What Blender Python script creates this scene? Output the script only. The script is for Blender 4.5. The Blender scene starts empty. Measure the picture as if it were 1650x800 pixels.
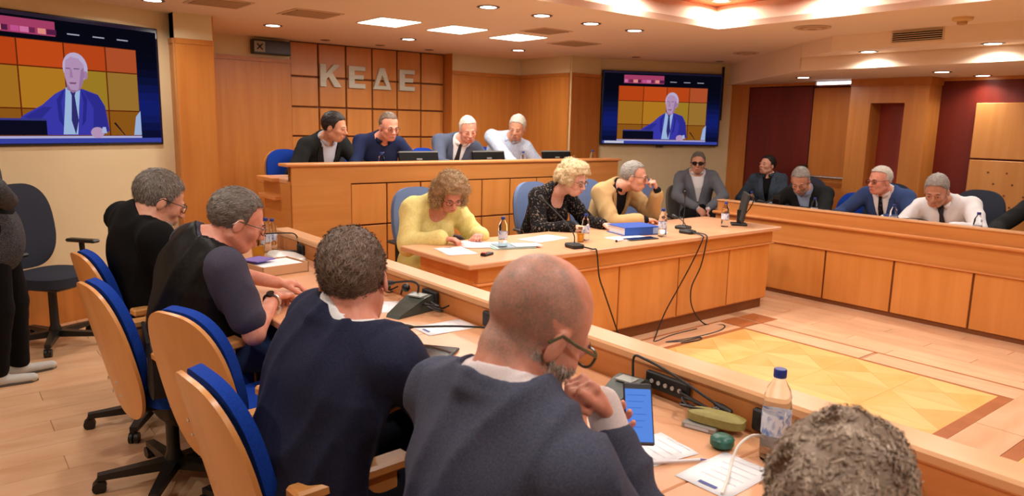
import bpy, bmesh, math, random
import numpy as np
from mathutils import Matrix, Vector
random.seed(7); np.random.seed(7)
R = math.radians
scene = bpy.context.scene
COL = scene.collection

# ---------------------------------------------------------------- camera, world, exposure
CAM_H = 1.6
F_PX, YAW, PITCH, ROLL = 1166.71, R(38.4254), R(9.6399), R(-1.2313)
def cam_axes():
    f = np.array([math.sin(YAW)*math.cos(PITCH), math.cos(YAW)*math.cos(PITCH), -math.sin(PITCH)])
    r = np.array([math.cos(YAW), -math.sin(YAW), 0.]); d = np.cross(f, r)
    return math.cos(ROLL)*r+math.sin(ROLL)*d, -math.sin(ROLL)*r+math.cos(ROLL)*d, f
_r, _d, _f = cam_axes()
cam_data = bpy.data.cameras.new('camera')
cam = bpy.data.objects.new('camera', cam_data); COL.objects.link(cam)
cam.matrix_world = Matrix(((_r[0], -_d[0], -_f[0], 0), (_r[1], -_d[1], -_f[1], 0), (_r[2], -_d[2], -_f[2], CAM_H), (0, 0, 0, 1)))
cam_data.sensor_width = 36.0; cam_data.sensor_fit = 'HORIZONTAL'
cam_data.lens = F_PX/1650*36.0; cam_data.clip_start = 0.05
cam_data.dof.use_dof = True; cam_data.dof.focus_distance = 3.2; cam_data.dof.aperture_fstop = 5.0
scene.camera = cam
world = bpy.data.worlds.new('world'); scene.world = world; world.use_nodes = True
world.node_tree.nodes['Background'].inputs[0].default_value = (1.0, 0.95, 0.9, 1)
world.node_tree.nodes['Background'].inputs[1].default_value = 0.35
scene.view_settings.view_transform = 'Standard'; scene.view_settings.look = 'None'
scene.view_settings.gamma = 1.0; scene.view_settings.use_curve_mapping = False
scene.view_settings.exposure = -0.08
LAMP = .92          # overall strength of the room's lamps

# ---------------------------------------------------------------- helpers
def lin(c):
    return tuple((x/255/12.92 if x/255 <= .04045 else ((x/255+.055)/1.055)**2.4) for x in c)
MATS = {}
def _new(name):
    m = bpy.data.materials.new(name); m.use_nodes = True
    nt = m.node_tree; b = nt.nodes['Principled BSDF']; MATS[name] = m
    return m, nt, b
def plain(name, c, rough=.5, metal=0., spec=.5, emit=None, es=0., coat=0.):
    if name in MATS: return MATS[name]
    m, nt, b = _new(name); l = lin(c)
    b.inputs['Base Color'].default_value = (*l, 1); b.inputs['Roughness'].default_value = rough
    b.inputs['Metallic'].default_value = metal; b.inputs['Specular IOR Level'].default_value = spec
    b.inputs['Coat Weight'].default_value = coat
    if emit is not None:
        b.inputs['Emission Color'].default_value = (*lin(emit), 1); b.inputs['Emission Strength'].default_value = es
    return m
def node(nt, t, **kw):
    n = nt.nodes.new(t)
    for k, v in kw.items(): setattr(n, k, v)
    return n
def grainy(name, c1, c2, scale, rough=.45, var=.06, bump=0., detail=4., contrast=(.3, .7), spec=.4, distort=.6, coat=0.):
    """two-tone noise material on object coordinates, with a small tone shift for each object"""
    if name in MATS: return MATS[name]
    m, nt, b = _new(name)
    tc = node(nt, 'ShaderNodeTexCoord'); oi = node(nt, 'ShaderNodeObjectInfo')
    add = node(nt, 'ShaderNodeVectorMath', operation='ADD'); mul = node(nt, 'ShaderNodeVectorMath', operation='MULTIPLY')
    nt.links.new(tc.outputs['Object'], mul.inputs[0]); mul.inputs[1].default_value = scale
    rv = node(nt, 'ShaderNodeMath', operation='MULTIPLY'); nt.links.new(oi.outputs['Random'], rv.inputs[0]); rv.inputs[1].default_value = 37.
    nt.links.new(mul.outputs[0], add.inputs[0]); nt.links.new(rv.outputs[0], add.inputs[1])
    nz = node(nt, 'ShaderNodeTexNoise'); nz.inputs['Scale'].default_value = 1.; nz.inputs['Detail'].default_value = detail
    nz.inputs['Distortion'].default_value = distort
    nt.links.new(add.outputs[0], nz.inputs['Vector'])
    cr = node(nt, 'ShaderNodeValToRGB'); cr.color_ramp.elements[0].position = contrast[0]; cr.color_ramp.elements[1].position = contrast[1]
    cr.color_ramp.elements[0].color = (*lin(c2), 1); cr.color_ramp.elements[1].color = (*lin(c1), 1)
    nt.links.new(nz.outputs[0], cr.inputs[0])
    hs = node(nt, 'ShaderNodeHueSaturation')
    mr = node(nt, 'ShaderNodeMapRange'); nt.links.new(oi.outputs['Random'], mr.inputs[0])
    mr.inputs[3].default_value = 1-var; mr.inputs[4].default_value = 1+var
    nt.links.new(mr.outputs[0], hs.inputs['Value']); nt.links.new(cr.outputs[0], hs.inputs['Color'])
    nt.links.new(hs.outputs[0], b.inputs['Base Color'])
    b.inputs['Roughness'].default_value = rough; b.inputs['Specular IOR Level'].default_value = spec; b.inputs['Coat Weight'].default_value = coat
    b.inputs['Coat Roughness'].default_value = .25
    if bump:
        bp = node(nt, 'ShaderNodeBump'); bp.inputs['Strength'].default_value = bump; bp.inputs['Distance'].default_value = .004
        nt.links.new(nz.outputs[0], bp.inputs['Height']); nt.links.new(bp.outputs[0], b.inputs['Normal'])
    return m
def clear(name, c=(245, 250, 255), rough=.05, ior=1.3):
    if name in MATS: return MATS[name]
    m, nt, b = _new(name)
    b.inputs['Base Color'].default_value = (*lin(c), 1); b.inputs['Transmission Weight'].default_value = 1.
    b.inputs['Roughness'].default_value = rough; b.inputs['IOR'].default_value = ior
    return m
def emis(name, c, s):
    if name in MATS: return MATS[name]
    m, nt, b = _new(name)
    nt.nodes.remove(b); e = node(nt, 'ShaderNodeEmission'); e.inputs[0].default_value = (*lin(c), 1); e.inputs[1].default_value = s
    nt.links.new(e.outputs[0], nt.nodes['Material Output'].inputs[0])
    return m

WOOD_V = lambda: grainy('wood_panel_vertical', (198, 128, 58), (184, 112, 46), (14, 14, .9), rough=.38, var=.035, coat=.15)
WOOD_H = lambda: grainy('wood_desk', (211, 143, 76), (200, 129, 62), (1.0, 1.0, 14), rough=.38, var=.03, coat=.15)
WOOD_TOP = lambda: grainy('wood_desktop', (222, 168, 128), (212, 156, 114), (3, 3, 3), rough=.33, var=.02, coat=.2)
WOOD_RAIL = lambda: grainy('wood_rail', (224, 174, 126), (214, 160, 110), (14, 1.2, 14), rough=.36, var=.02, coat=.2)
WOOD_NOSE = lambda: grainy('wood_nosing', (222, 152, 92), (208, 136, 76), (2, 2, 8), rough=.36, var=.03)
PLY = lambda: grainy('plywood_shell', (224, 160, 92), (212, 144, 76), (9, 9, .8), rough=.36, var=.03, coat=.2)
WOOD_DARK = lambda: plain('groove_wood', (120, 66, 24), .6)
CREAM = lambda: grainy('cream_wall_paint', (224, 206, 166), (220, 201, 160), (3, 3, 3), rough=.75, var=0., spec=.2)
CEIL = lambda: plain('ceiling_paint', (232, 212, 190), .8, spec=.2)
RED = lambda: grainy('red_stained_wood', (112, 30, 16), (98, 24, 12), (10, 10, .9), rough=.4, var=.03)
BLUE = lambda: grainy('blue_upholstery', (18, 66, 170), (10, 52, 150), (220, 220, 220), rough=.85, var=.04, bump=.25, spec=.2)
SLATE = lambda: grainy('slate_blue_upholstery', (108, 128, 168), (94, 114, 156), (220, 220, 220), rough=.85, var=.04, bump=.25, spec=.2)
CHARC = lambda: grainy('charcoal_upholstery', (52, 56, 68), (42, 46, 58), (220, 220, 220), rough=.85, var=.04, bump=.25, spec=.2)
BLACK = lambda: plain('black_plastic', (24, 24, 25), .4)
SOFTBLACK = lambda: plain('matt_black_plastic', (30, 31, 31), .6)
CHROME = lambda: plain('brushed_steel', (200, 200, 200), .3, metal=1.)
PAPER = lambda: plain('white_paper', (236, 238, 242), .7, spec=.2)

def empty(name, loc=(0, 0, 0), rz=0.):
    o = bpy.data.objects.new(name, None); COL.objects.link(o); o.location = loc; o.rotation_euler = (0, 0, rz); o.empty_display_size = .05
    return o
def tag(o, label=None, cat=None, group=None, kind=None):
    if label: o['label'] = label
    if cat: o['category'] = cat
    if group: o['group'] = group
    if kind: o['kind'] = kind
    return o
def thing(name, label, cat, loc=(0, 0, 0), rz=0., group=None):
    return tag(empty(name, loc, rz), label, cat, group)
def copy_tree(o, parent=None):
    c = o.copy(); COL.objects.link(c); c.parent = parent
    for ch in list(o.children): copy_tree(ch, c)
    return c

class MB:
    def __init__(s): s.v = []; s.f = []; s.m = []; s.cur = 0
    def add(s, vs, fs):
        b = len(s.v); s.v += [tuple(map(float, p)) for p in vs]; s.f += [tuple(i+b for i in f) for f in fs]; s.m += [s.cur]*len(fs); return s
    def box(s, x0, x1, y0, y1, z0, z1, bev=0.):
        if x1 < x0: x0, x1 = x1, x0
        if y1 < y0: y0, y1 = y1, y0
        if z1 < z0: z0, z1 = z1, z0
        if bev <= 0:
            return s.add([(x, y, z) for x in (x0, x1) for y in (y0, y1) for z in (z0, z1)],
                         [(0, 1, 3, 2), (4, 6, 7, 5), (0, 4, 5, 1), (2, 3, 7, 6), (0, 2, 6, 4), (1, 5, 7, 3)])
        b = min(bev, (x1-x0)*.49, (y1-y0)*.49, (z1-z0)*.49)
        X, Y, Z = (x0, x1), (y0, y1), (z0, z1); vs = []; idx = {}
        for i in (0, 1):
            for j in (0, 1):
                for k in (0, 1):
                    sx, sy, sz = (b if i == 0 else -b), (b if j == 0 else -b), (b if k == 0 else -b)
                    for a in range(3):
                        idx[i, j, k, a] = len(vs)
                        vs.append((X[i]+(0 if a == 0 else sx), Y[j]+(0 if a == 1 else sy), Z[k]+(0 if a == 2 else sz)))
        fs = []
        def q(l): fs.append(tuple(idx[t] for t in l))
        for i in (0, 1):
            q([(i, 0, 0, 0), (i, 1, 0, 0), (i, 1, 1, 0), (i, 0, 1, 0)][::(1 if i else -1)])
            q([(0, i, 0, 1), (1, i, 0, 1), (1, i, 1, 1), (0, i, 1, 1)][::(-1 if i else 1)])
            q([(0, 0, i, 2), (1, 0, i, 2), (1, 1, i, 2), (0, 1, i, 2)][::(1 if i else -1)])
        for i in (0, 1):
            for j in (0, 1):
                q([(i, j, 0, 0), (i, j, 1, 0), (i, j, 1, 1), (i, j, 0, 1)][::(1 if i == j else -1)])
                q([(i, 0, j, 0), (i, 0, j, 2), (i, 1, j, 2), (i, 1, j, 0)][::(1 if i != j else -1)])
                q([(0, i, j, 1), (1, i, j, 1), (1, i, j, 2), (0, i, j, 2)][::(1 if i != j else -1)])
        for i in (0, 1):
            for j in (0, 1):
                for k in (0, 1):
                    q([(i, j, k, 0), (i, j, k, 1), (i, j, k, 2)][::(1 if (i+j+k) % 2 else -1)])
        return s.add(vs, fs)
    def prism(s, poly, a, b, axis='z'):
        n = len(poly)
        def P(p, h): return {'z': (p[0], p[1], h), 'y': (p[0], h, p[1]), 'x': (h, p[0], p[1])}[axis]
        return s.add([P(p, a) for p in poly]+[P(p, b) for p in poly],
                     [tuple(range(n))[::-1], tuple(range(n, 2*n))]+[(i, (i+1) % n, n+(i+1) % n, n+i) for i in range(n)])
    def tube(s, pts, r, n=8, caps=True):
        pts = [Vector(p) for p in pts]; rs = r if isinstance(r, (list, tuple)) else [r]*len(pts)
        t0 = (pts[1]-pts[0]).normalized(); up = Vector((0, 0, 1)) if abs(t0.z) < .9 else Vector((1, 0, 0))
        u = t0.cross(up).normalized(); vs = []; fs = []
        for i, p in enumerate(pts):
            t = (pts[min(i+1, len(pts)-1)]-pts[max(i-1, 0)]).normalized()
            u = (u-t*u.dot(t)).normalized(); w = t.cross(u)
            for k in range(n):
                a = 2*math.pi*k/n; vs.append(p+(u*math.cos(a)+w*math.sin(a))*rs[i])
        for i in range(len(pts)-1):
            for k in range(n):
                fs.append((i*n+k, i*n+(k+1) % n, (i+1)*n+(k+1) % n, (i+1)*n+k))
        if caps: fs.append(tuple(range(n))[::-1]); fs.append(tuple((len(pts)-1)*n+k for k in range(n)))
        return s.add(vs, fs)
    def lathe(s, prof, n=20, c=(0, 0, 0), ax='z', caps=True):
        vs = []; fs = []
        for (r, h) in prof:
            for k in range(n):
                a = 2*math.pi*k/n; p = (r*math.cos(a), r*math.sin(a), h)
                if ax == 'x': p = (p[2], p[0], p[1])
                if ax == 'y': p = (p[1], p[2], p[0])
                vs.append((p[0]+c[0], p[1]+c[1], p[2]+c[2]))
        for i in range(len(prof)-1):
            for k in range(n): fs.append((i*n+k, i*n+(k+1) % n, (i+1)*n+(k+1) % n, (i+1)*n+k))
        if caps: fs.append(tuple(range(n))[::-1]); fs.append(tuple((len(prof)-1)*n+k for k in range(n)))
        return s.add(vs, fs)
    def ball(s, c, r, n=12, m=8):
        r = r if isinstance(r, (tuple, list)) else (r, r, r)
        vs = [(c[0], c[1], c[2]-r[2])]; fs = []
        for i in range(1, m):
            t = math.pi*i/m
            for k in range(n): a = 2*math.pi*k/n; vs.append((c[0]+r[0]*math.sin(t)*math.cos(a), c[1]+r[1]*math.sin(t)*math.sin(a), c[2]-r[2]*math.cos(t)))
        vs.append((c[0], c[1], c[2]+r[2]))
        for k in range(n): fs.append((0, 1+(k+1) % n, 1+k)); fs.append((len(vs)-1, 1+(m-2)*n+k, 1+(m-2)*n+(k+1) % n))
        for i in range(m-2):
            for k in range(n): fs.append((1+i*n+k, 1+i*n+(k+1) % n, 1+(i+1)*n+(k+1) % n, 1+(i+1)*n+k))
        return s.add(vs, fs)
    def plate(s, hw, hh, th, warp, expo=3.2, dome=0., nr=6, na=40, shape=None):
        """rounded slab: superellipse outline, thickness th, front domed; warp(u, v, w) -> xyz"""
        vs = []; fs = []
        def ring(rr, side):
            for k in range(na):
                a = 2*math.pi*k/na; ca, sa = math.cos(a), math.sin(a)
                e = 2/expo; u = hw*rr*math.copysign(abs(ca)**e, ca); v = hh*rr*math.copysign(abs(sa)**e, sa)
                if shape: u *= shape(v/hh)
                w = side*th/2
                if dome: w += side*dome*(1-rr**4)
                vs.append(warp(u, v, w))
        rings = [max(1e-3, i/nr) for i in range(nr+1)]
        for side in (1, -1):
            b = len(vs)
            for rr in rings: ring(rr, side)
            for i in range(nr):
                for k in range(na):
                    q = (b+i*na+k, b+i*na+(k+1) % na, b+(i+1)*na+(k+1) % na, b+(i+1)*na+k)
                    fs.append(q[::-1] if side == 1 else q)
        o1, o2 = nr*na, (nr+1)*na+nr*na
        for k in range(na): fs.append((o1+k, o1+(k+1) % na, o2+(k+1) % na, o2+k)[::-1])
        return s.add(vs, fs)
    def build(s, name, mat, parent=None, smooth=False, loc=None):
        me = bpy.data.meshes.new(name); me.from_pydata(s.v, [], s.f)
        for m in (mat if isinstance(mat, (list, tuple)) else [mat]): me.materials.append(m)
        if any(s.m): me.polygons.foreach_set('material_index', s.m)
        if smooth:
            me.polygons.foreach_set('use_smooth', [True]*len(me.polygons))
            try: me.set_sharp_from_angle(angle=R(40))
            except Exception: pass
        me.update()
        o = bpy.data.objects.new(name, me); COL.objects.link(o)
        if parent: o.parent = parent
        if loc: o.location = loc
        return o
def mesh_obj(name, me, parent=None, loc=(0, 0, 0), rz=0.):
    o = bpy.data.objects.new(name, me); COL.objects.link(o); o.parent = parent; o.location = loc; o.rotation_euler = (0, 0, rz); return o
def struct(o, label=None, cat=None): return tag(o, label, cat, kind='structure')
def smooth_path(pts, n=8):
    P = [np.array(p, float) for p in pts]; P = [2*P[0]-P[1]]+P+[2*P[-1]-P[-2]]; out = []
    for i in range(1, len(P)-2):
        for k in range(n):
            t = k/n; a, b, c, d = P[i-1:i+3]
            out.append(.5*((2*b)+(c-a)*t+(2*a-5*b+4*c-d)*t*t+(3*b-a-3*c+d)*t**3))
    out.append(P[-2]); return [tuple(p) for p in out]
# ---------------------------------------------------------------- the setting
CZ = 2.475            # main ceiling
# floor
fl = MB().box(-2.6, 8.9, -3.2, 8.4, -.06, 0)
floor = struct(fl.build('floor', plain('floor_joint', (184, 136, 98), .7)), 'pale beech strip floor with an inlaid yellow parquet field', 'floor')
PLANK = grainy('floor_plank_beech', (230, 188, 150), (214, 166, 124), (2.2, 9, 9), rough=.32, var=.07, coat=.15)
PLANKY = grainy('floor_plank_beech_lengthwise', (232, 194, 156), (218, 174, 134), (9, 2.2, 9), rough=.32, var=.05, coat=.15)
YEL = grainy('inlay_yellow_veneer', (236, 186, 116), (226, 168, 90), (3, 5, 3), rough=.35, var=.06, coat=.15)
YEL2 = grainy('inlay_light_veneer', (238, 194, 126), (230, 180, 106), (5, 2, 3), rough=.35, var=.05, coat=.15)
BRN = grainy('inlay_brown_veneer', (176, 108, 62), (160, 92, 50), (6, 6, 6), rough=.4, var=.04)
def slab_mesh(w, d, t, mat):
    me = MB().box(-w/2, w/2, -d/2, d/2, 0, t).build('tmp', mat); m = me.data; bpy.data.objects.remove(me); return m
pm = slab_mesh(1.196, .1685, .004, PLANK)
for j in range(33):                                   # boards run along the room's width on the visitor side
    y = 1.2+.17*j
    for i in range(3):
        x = -.85+1.2*i+(.4*j % 1.2)-.6
        if x+.6 < -.7 or x-.6 > 1.75: continue
        mesh_obj('plank', pm, floor, (x, y, 0))
pm2 = slab_mesh(.1485, 1.196, .004, PLANKY)
for i in range(8):                                    # boards beside the inlay, along the right-hand desk
    x = 5.4+.15*i
    for j in range(5):
        y = -.4+1.2*j+(.37*i % 1.2)-.3
        if y > 4.9: continue
        mesh_obj('plank', pm2, floor, (x, y, 0))
pm3 = slab_mesh(.9, .148, .004, PLANK)
for j in range(8):                                    # strip between the inlay and the centre table / under it
    for i in range(4):
        mesh_obj('plank', pm3, floor, (2.35+.9*i+(.3*j % .9), 3.62+.15*j, 0))
# inlaid field: border lines, light bands, brown corner squares, fan-like yellow tiles
sn = [0]
def strip(x0, x1, y0, y1, mat, name):
    sn[0] += 1; return MB().box(x0, x1, y0, y1, 0, .0043+.00012*sn[0]).build(name, mat, floor)
for (y0, y1) in ((1.47, 3.29), (-.75, 1.07)):
    n = 4; tw = (5.04-2.0)/7; td = (y1-y0)/n
    tri = {}
    for q in range(4):
        c = (0, 0); P = [(-tw/2, -td/2), (tw/2, -td/2), (tw/2, td/2), (-tw/2, td/2)]
        g = .0008; a, b = P[q], P[(q+1) % 4]
        pts = [(a[0]*.997, a[1]*.997), (b[0]*.997, b[1]*.997), (c[0]+(a[0]+b[0])*.004, c[1]+(a[1]+b[1])*.004)]
        o = MB().prism(pts, 0, .004).build('tmp', YEL if q % 2 == 0 else YEL2); tri[q] = o.data; bpy.data.objects.remove(o)
    for i in range(7):
        for j in range(n):
            for q in range(4): mesh_obj('inlay_tile', tri[q], floor, (2.0+tw*(i+.5), y0+td*(j+.5), 0))
for x0, x1, y0, y1 in ((5.04, 5.065, -.8, 3.33), (5.30, 5.325, -.8, 3.33), (2.0, 5.04, 3.29, 3.325), (2.0, 5.3, 3.535, 3.555),
                       (2.0, 5.30, 1.395, 1.47), (2.0, 5.3, 1.07, 1.145)):
    strip(x0, x1, y0, y1, BRN, 'inlay_line')
for q in ((5.327, 5.545, 3.30, 3.54), (5.07, 5.298, 3.327, 3.533), (5.327, 5.545, 1.12, 1.42)): MB().box(*q, 0, .0055).build('inlay_square', BRN, floor)
for k in range(4):
    strip(5.068, 5.297, -.7+1.02*k if k < 3 else 2.36, .29+1.02*k if k < 3 else 3.3, PLANKY, 'inlay_band')
for k in range(4): strip(2.0+.82*k, 2.815+.82*k if k < 3 else 5.297, 1.148, 1.392, PLANK, 'inlay_band')
for k in range(3): strip(2.0+1.02*k, 3.015+1.02*k, 3.328, 3.532, PLANK, 'inlay_band')

# walls ------------------------------------------------------------------
WV, CR = WOOD_V(), CREAM()
def wall_seg(name, p, q, th=.1, z0=0., z1=CZ, mat=None, back=1):
    """vertical wall from p to q; the face on the right hand of p->q looks into the room"""
    p, q = Vector(p).to_3d(), Vector(q).to_3d(); d = (q-p).normalized(); n = Vector((-d.y, d.x, 0))*th
    return MB().prism([(p.x, p.y), (q.x, q.y), ((q+n).x, (q+n).y), ((p+n).x, (p+n).y)], z0, z1).build(name, mat or CR)
W2 = 2.265            # top of the wood facing
def faced(name, p, q, label=None, wood=True, th=.1):
    w = wall_seg(name, p, q, th); struct(w, label, 'wall')
    if wood:
        d = (Vector(q)-Vector(p)).normalized(); n = Vector((d.y, -d.x))*.012
        P, Q = Vector(p)+n, Vector(q)+n
        o = MB().prism([(P.x, P.y), (Q.x, Q.y), (q[0], q[1]), (p[0], p[1])], 0, W2-.045).build('wood_facing', WV, w)
        n2 = Vector((d.y, -d.x))*.018; P, Q = Vector(p)+n2, Vector(q)+n2
        MB().prism([(P.x, P.y), (Q.x, Q.y), (q[0], q[1]), (p[0], p[1])], W2-.043, W2).build('top_rail', WV, w)
    return w
# dais alcove
faced('wall_back', (1.98, 8.03), (3.168, 8.03), 'wood faced wall beside the grid of square panels')
faced('wall_back_grid', (3.168, 8.10), (5.216, 8.10), 'wall clad in a grid of square wooden panels behind the dais', wood=False)
gw = bpy.data.objects['wall_back_grid']
MB().box(3.168, 5.216, 8.085, 8.10, 0, CZ).build('backing', plain('panel_joint', (112, 58, 20), .6), gw)
faced('wall_back_plain', (5.216, 7.88), (6.345, 7.88), 'plain wood faced wall to the side of the panel grid')
struct(wall_seg('wall_alcove_return', (5.213, 8.08), (5.213, 7.867), .003, 0, CZ, WV))
faced('wall_alcove_side', (6.33, 7.88), (6.33, 6.885), 'wood faced side wall of the dais alcove')
faced('wall_pier_right', (6.345, 6.87), (6.86, 6.87), 'wood faced pier between alcove and television', th=.3)
wt = wall_seg('wall_television_right', (6.86, 6.905), (8.62, 6.06)); struct(wt, 'cream wall carrying the smaller television', 'wall')
faced('wall_pier_left', (1.655, 6.72), (1.965, 6.72), 'wood faced pier to the side of the large television', th=.25)
faced('wall_pier_side', (1.655, 6.98), (1.655, 6.735), None, th=.02)
wl = wall_seg('wall_television_left', (-1.75, 5.42), (1.66, 6.87)); struct(wl, 'cream wall carrying the large television', 'wall')
d = (Vector((1.66, 6.87))-Vector((-1.75, 5.42))).normalized(); n = Vector((d.y, -d.x))*.018; p, q = Vector((-1.75, 5.42)), Vector((1.645, 6.864))
MB().prism([(p+n)[:], (q+n)[:], q[:], p[:]], 0, .34).build('dado_board', WV, wl)
struct(wall_seg('wall_alcove_left', (1.98, 6.74), (1.98, 8.1), .1, 0, CZ, WV))
# grid of 6 x 5 panels, each with its own edges
gx = np.linspace(3.172, 5.212, 7); gz = [2.472, 2.093, 1.755, 1.425, 1.095, .76, .43, .1]
pw = gx[1]-gx[0]
PANELW = grainy('wood_grid_panel', (204, 134, 66), (192, 120, 54), (10, 10, .9), rough=.35, var=.05, coat=.2)
for r in range(7):
    h = gz[r]-gz[r+1]
    me = MB().box(-pw/2+.009, pw/2-.009, -.03, 0, -h/2+.009, h/2-.009, .006).build('tmp', PANELW); md = me.data; bpy.data.objects.remove(me)
    for c in range(6): mesh_obj('panel', md, gw, ((gx[c]+gx[c+1])/2, 8.085, (gz[r]+gz[r+1])/2))
# letters on the panel grid
LET = grainy('letter_brushed_metal', (206, 204, 188), (192, 190, 174), (3, 3, 60), rough=.5, var=.02)
LM = [LET]
def letter(x, kind, w, h, z, which):
    t = .17*w/.3; P = {
     'E': [[(0, 0), (w, 0), (w, .2*h), (.34*w, .2*h), (.34*w, .41*h), (.9*w, .41*h), (.9*w, .6*h), (.34*w, .6*h), (.34*w, .8*h), (w, .8*h), (w, h), (0, h)]],
     'K': [[(0, 0), (.3*w, 0), (.3*w, h), (0, h)], [(.3*w, .32*h), (.42*w, .45*h), (.74*w, 0), (1.1*w, 0), (.62*w, .64*h), (1.05*w, h), (.7*w, h), (.3*w, .6*h)]],
     'D': None}[kind]
    m = MB()
    if kind == 'D':
        o = [(0, 0), (w*1.12, 0), (w*.72, h), (w*.40, h)]; i = [(.30*w, .17*h), (.82*w, .17*h), (.56*w, .68*h)]
        y0, y1 = -.03, 0
        quads = [[o[0], o[1], i[1], i[0]], [o[1], o[2], i[2], i[1]], [o[2], o[3], i[2]], [o[3], o[0], i[0], i[2]]]
        for q in quads: m.prism([(a, b) for a, b in q], y0, y1, 'y')
    else:
        for poly in P: m.prism(poly, -.03, 0, 'y')
    return tag(m.build('letter', LM, loc=(x, 8.053, z)), which, 'letter', 'raised metal letters on the panel grid')
letter(3.52, 'K', .235, .252, 1.992, 'raised grey metal letter K, first of the four letters')
letter(3.873, 'E', .211, .252, 1.992, 'raised grey metal letter E between K and delta')
letter(4.19, 'D', .215, .252, 1.992, 'raised grey metal letter delta, the triangular one')
letter(4.549, 'E', .211, .252, 1.992, 'raised grey metal letter E after the triangular delta')

# right wall: red leaf, wood leaf with push bar, pilaster with niche, red wall with perforated panel
XR = 8.6; RD = RED()
wr = MB().box(XR, XR+.12, -3.2, 6.3, 0, 2.6).build('wall_right', RD); struct(wr, 'dark red stained wall behind the side desk', 'wall')
MB().box(XR-.015, XR, 5.80, 6.10, 0, 2.21).build('wood_facing', WV, wr)
MB().box(XR-.02, XR, -3.2, 6.1, 2.165, 2.21).build('top_rail', WV, wr)
dr = MB().box(XR-.03, XR, 4.885, 5.77, .005, 2.15, .004).build('door_1', RD); struct(dr, 'dark red door leaf behind the woman in denim', 'door')
dw = MB().box(XR-.035, XR, 4.30, 4.87, .005, 2.13, .004).build('door_2', grainy('wood_door', (196, 122, 54), (184, 108, 42), (12, 12, .9), rough=.35, var=0)); struct(dw, 'wooden door leaf with a horizontal steel push bar', 'door')
MB().tube([(XR-.10, 4.32, 1.05), (XR-.10, 4.86, 1.055)], .016, 10).build('push_bar', CHROME(), dw, True)
m = MB().box(XR-.13, XR-.03, 4.86, 4.93, .93, 1.19, .012); m.build('lock_case', BLACK(), dw)
MB().box(XR-.13, XR-.03, 4.30, 4.35, 1.0, 1.10, .01).build('bar_end', BLACK(), dw)
m = MB().box(XR-.02, XR, 4.865, 4.885, 0, 2.15); m.build('door_edge', plain('dark_gap', (40, 16, 8), .7), dr)
# pilaster with a tall niche
pil = struct(empty('wall_pilaster', (0, 0, 0)), 'wooden pilaster with a tall red niche', 'pilaster')
PY0, PY1, PX = 3.42, 4.27, 8.30
m = MB().box(PX, XR, PY0, 3.66, 0, 2.16).box(PX, XR, 4.03, PY1, 0, 2.16).box(PX, XR, 3.66, 4.03, 1.93, 2.16).box(PX, XR, 3.66, 4.03, 0, .99)
m.build('casing', WV, pil)
MB().box(XR-.05, XR, 3.66, 4.03, .99, 1.93).build('niche_back', plain('niche_red', (150, 52, 30), .5), pil)
MB().box(PX-.015, XR, PY0-.015, PY1, 2.12, 2.205).build('capital', WV, pil)
# perforated wood panel on the red wall
pp = struct(empty('wall_panel'), 'pale wood wall panel with rows of small round holes', 'wall panel')
PANL = grainy('wood_wall_panel', (212, 148, 82), (202, 134, 68), (12, 12, .9), rough=.36, var=.02)
MB().box(XR-.05, XR, .2, 3.05, 1.36, 1.93, .006).build('upper_board', PANL, pp)
MB().box(XR-.05, XR, .2, 3.05, .2, 1.345, .006).build('lower_board', PANL, pp)
hm = MB().lathe([(.011, 0), (.011, .002)], 8, ax='x').build('tmp', plain('hole_dark', (120, 62, 20), .7)); hd = hm.data; bpy.data.objects.remove(hm)
for r in range(7):
    for c in range(8):
        mesh_obj('hole', hd, pp, (XR-.052, 2.86-.17*c-(.06 if r % 2 else 0), 1.22-.115*r))
struct(MB().box(-2.6, -2.5, -3.2, 5.5, 0, CZ).build('wall_left', CR)); struct(MB().box(-2.6, 8.7, -3.2, -3.1, 0, CZ).build('wall_near', CR))

# ceiling ------------------------------------------------------------------
CE = CEIL()
TX0, TX1, TY0, TY1 = 2.84, 5.52, -1.6, 4.09        # lower edge of the raised tray
UX0, UX1, UY0, UY1, UZ = 2.68, 5.68, -1.76, 4.25, 2.70
def flat(poly, z, th=.05): 
    return MB().prism(poly, z, z+th)
m = MB()
m.prism([(-2.6, -3.2), (TX0, -3.2), (TX0, 8.3), (-2.6, 8.3)], CZ, CZ+.05)
m.prism([(TX0, TY1), (TX1, TY1), (TX1, 8.3), (TX0, 8.3)], CZ, CZ+.05)
m.prism([(TX0, -3.2), (TX1, -3.2), (TX1, TY0), (TX0, TY0)], CZ, CZ+.05)
m.prism([(TX1, -3.2), (6.6, -3.2), (6.6, 3.62), (TX1, 3.62)], CZ, CZ+.05)
m.prism([(TX1, 3.62), (6.6, 3.62), (6.98, 4.15), (8.7, 6.3), (8.7, 8.3), (TX1, 8.3)], CZ, CZ+.05)
ceil = m.build('ceiling', CE); struct(ceil, 'warm cream plaster ceiling with a raised centre tray', 'ceiling')
m = MB(); lo = [(TX0, TY0), (TX1, TY0), (TX1, TY1), (TX0, TY1)]; hi = [(UX0, UY0), (UX1, UY0), (UX1, UY1), (UX0, UY1)]
for i in range(4):
    j = (i+1) % 4; m.add([(*lo[i], CZ), (*lo[j], CZ), (*hi[j], UZ), (*hi[i], UZ)], [(0, 1, 2, 3)])
m.build('tray_cove', plain('cove_paint', (240, 222, 196), .7, spec=.2), ceil)
MB().box(UX0-.05, UX1+.05, UY0-.05, UY1+.05, UZ, UZ+.05).build('tray_ceiling', plain('terracotta_ceiling', (176, 84, 48), .7, spec=.2), ceil)
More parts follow.
